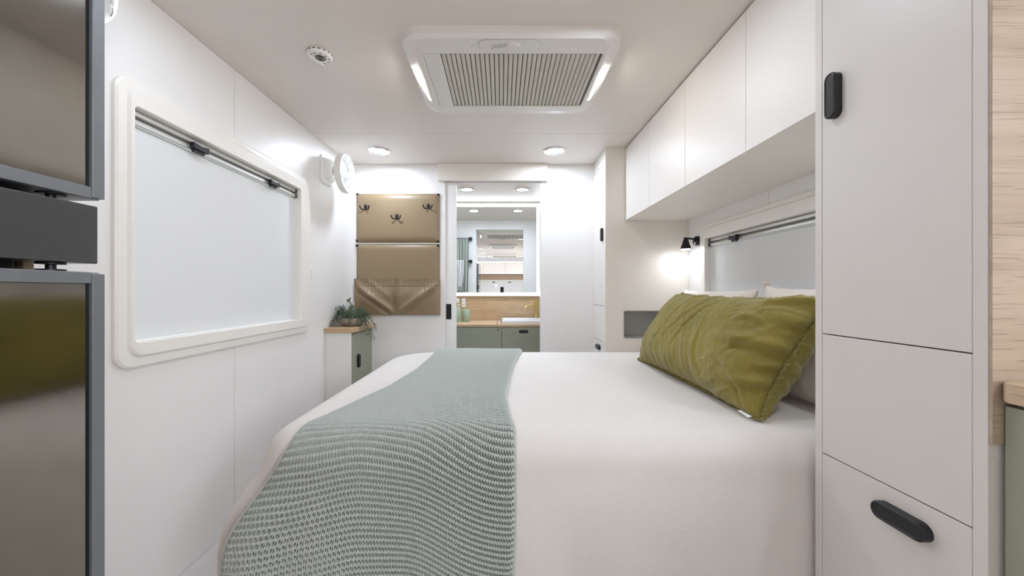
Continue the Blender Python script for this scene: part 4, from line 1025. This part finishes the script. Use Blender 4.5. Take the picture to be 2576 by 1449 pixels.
tube('touch_button', [(-.058+.008*math.cos(t), yy-.0006, H(.054)+.008*math.sin(t)) for t in np.linspace(0, 2*PI, 25)[:-1]], .0028, 'button_led', mr, n=6, closed=True)
# towel rails on the bathroom side of the partition (seen in the mirror)
BY = YB+.06
def rail(z, x0, x1, lb):
    r = thing('towel_rail', lb, 'towel rail', ((x0+x1)/2, BY, z))
    for x in (x0, x1): box('bracket', x-.02, x+.02, BY+.0003, BY+.075, z-.018, z+.018, 'black_metal', r, bev=.003)
    tube('bar', [(x0+.01, BY+.06, z), (x1-.01, BY+.06, z)], .008, 'black_metal', r, n=12)
rail(H(.68), -.95, -.405, 'upper black towel rail reflected in the bathroom mirror'); rail(H(.385), -.95, -.405, 'lower black towel rail reflected in the bathroom mirror')
def towel(x0, x1, ztop, zf, zb, m, lb, yb, amp, sd0, fringe=False):
    n1, n2 = 60, 40; P = np.zeros((n2+1, n1+1, 3)); uv = []
    for j in range(n2+1):
        for i in range(n1+1):
            u = i/n1; v = j/n2; Lf, Lb = ztop-zf, ztop-zb; s_ = v*(Lf+Lb+.05)
            if s_ < Lb: y, z = -.013, zb+s_
            elif s_ < Lb+.05:
                a = (s_-Lb)/.05*PI; y, z = -.013*math.cos(a), ztop+.013*math.sin(a)
            else: y, z = .013, ztop-(s_-Lb-.05)
            w = amp*math.sin(u*23+sd0+.4*math.sin(v*5))*(1 if y > 0 else .25)*min(1, (ztop-z)/.1+.15)
            x = x0+(x1-x0)*u - .012*math.sin(v*4+u*3)
            P[j, i] = (x, yb+y+max(w, -.004 if y > 0 else w), z); uv.append((u, v))
    o = grid_obj('towel', P, m, None, uvs=uv, angle=180); sdm = o.modifiers.new('t', 'SOLIDIFY'); sdm.thickness = .004; sdm.offset = 0
    tag(o, lb, 'towel')
    if fringe:
        for i in range(0, n1+1, 3):
            p = P[n2, i]; tube('tassel', [tuple(p+np.array([0, 0, .004])), (p[0], p[1], p[2]-.02), (p[0]+.002, p[1], p[2]-.045)], .003, m, o, n=5)
towel(-.86, -.445, H(.68), H(-.35), H(-.2), 'towel_green_stripe', 'green and grey striped towel on the upper rail, in the mirror', BY+.06, .014, 0)
towel(-.80, -.50, H(.385), H(.05), H(.1), 'towel_blue_stripe', 'pale striped fringed towel on the lower rail, in the mirror', BY+.062+.05, .010, 2, True)

# ------------------------------------------------------------------ front of the van (seen in the mirror)
fo_ = thing('front_cupboard', 'row of white overhead cupboards at the front of the van, seen in the mirror', 'cupboard', (0, YF+.2, H(.461)))
box('carcass', XL+.002, XR-.002, YF+.001, YF+.33, H(.461), H(.79), 'gap_dark', fo_, bev=.001)
for a, b in ((XL+.002, -.5), (-.5, .1), (.1, .68), (.68, XR-.002)): box('door', a+.0015, b-.0015, YF+.331, YF+.349, H(.457), H(.79), 'cabinet_white', fo_, bev=.001)
led = box('cabinet_light', XL+.02, XR-.02, YF+.29, YF+.32, H(.791), H(.80), 'cabinet_led', fo_, bev=.001)
struct(box('trim_9', XL+.001, XR-.001, YF+.001, YF+.03, .0, H(.459), 'tan_panel', bev=.002), 'tan lining of the front wall')
w3 = bpy.data.objects.new('window_3', None); COL.objects.link(w3); w3.location = (0, YF+.03, .9); ORG[w3] = (0, YF+.03, .9); w3['kind'] = 'structure'; w3['label'] = 'front window with closed pale blind, seen in the mirror'
Rf = lambda d, r: rrect(.0, H(-.05), 1.35-d, .72-d, r, 6)
loft('frame', 'y', [(Rf(0, .05), YF+.0305), (Rf(0, .05), YF+.045), (Rf(.10, .03), YF+.05), (Rf(.10, .03), YF+.0305)], 'frame_white', w3)
box('blind', -.62, .62, YF+.031, YF+.034, H(-.36), H(.258), 'blind_fabric', w3, bev=.0005)
for x in (-.22, .22): box('blind_clip', x-.04, x+.04, YF+.0345, YF+.05, H(.235), H(.255), 'black_plastic', w3, bev=.002)
box('door_2', XL-.058, XL-.053, ED[0]-.04, ED[1]+.04, .0, ED[3]+.05, 'blind_fabric', bev=0)
struct(bpy.data.objects['door_2'], 'entry door screen')
# the photographer's slim camera
pc = thing('panorama_camera', 'slim black camera on a pole, reflected in the bathroom mirror', 'camera', (.008, -.09, 0))
box('body', -.028, .044, -.105, -.075, H(-.07), H(.085), 'black_plastic', pc, bev=.008)
lathe('lens', (.008, -.075, H(.055)), [(.02, -.001), (.02, .004), (.014, .010), (0, .012)], 'black_metal', pc, ax='y', n=24)
tube('pole', [(.008, -.09, .012), (.008, -.09, H(-.069))], .011, 'black_metal', pc, n=12)
lathe('foot_plate', (.008, -.09, .001), [(.09, 0), (.09, .006), (.03, .014), (.011, .016)], 'black_metal', pc, n=24)
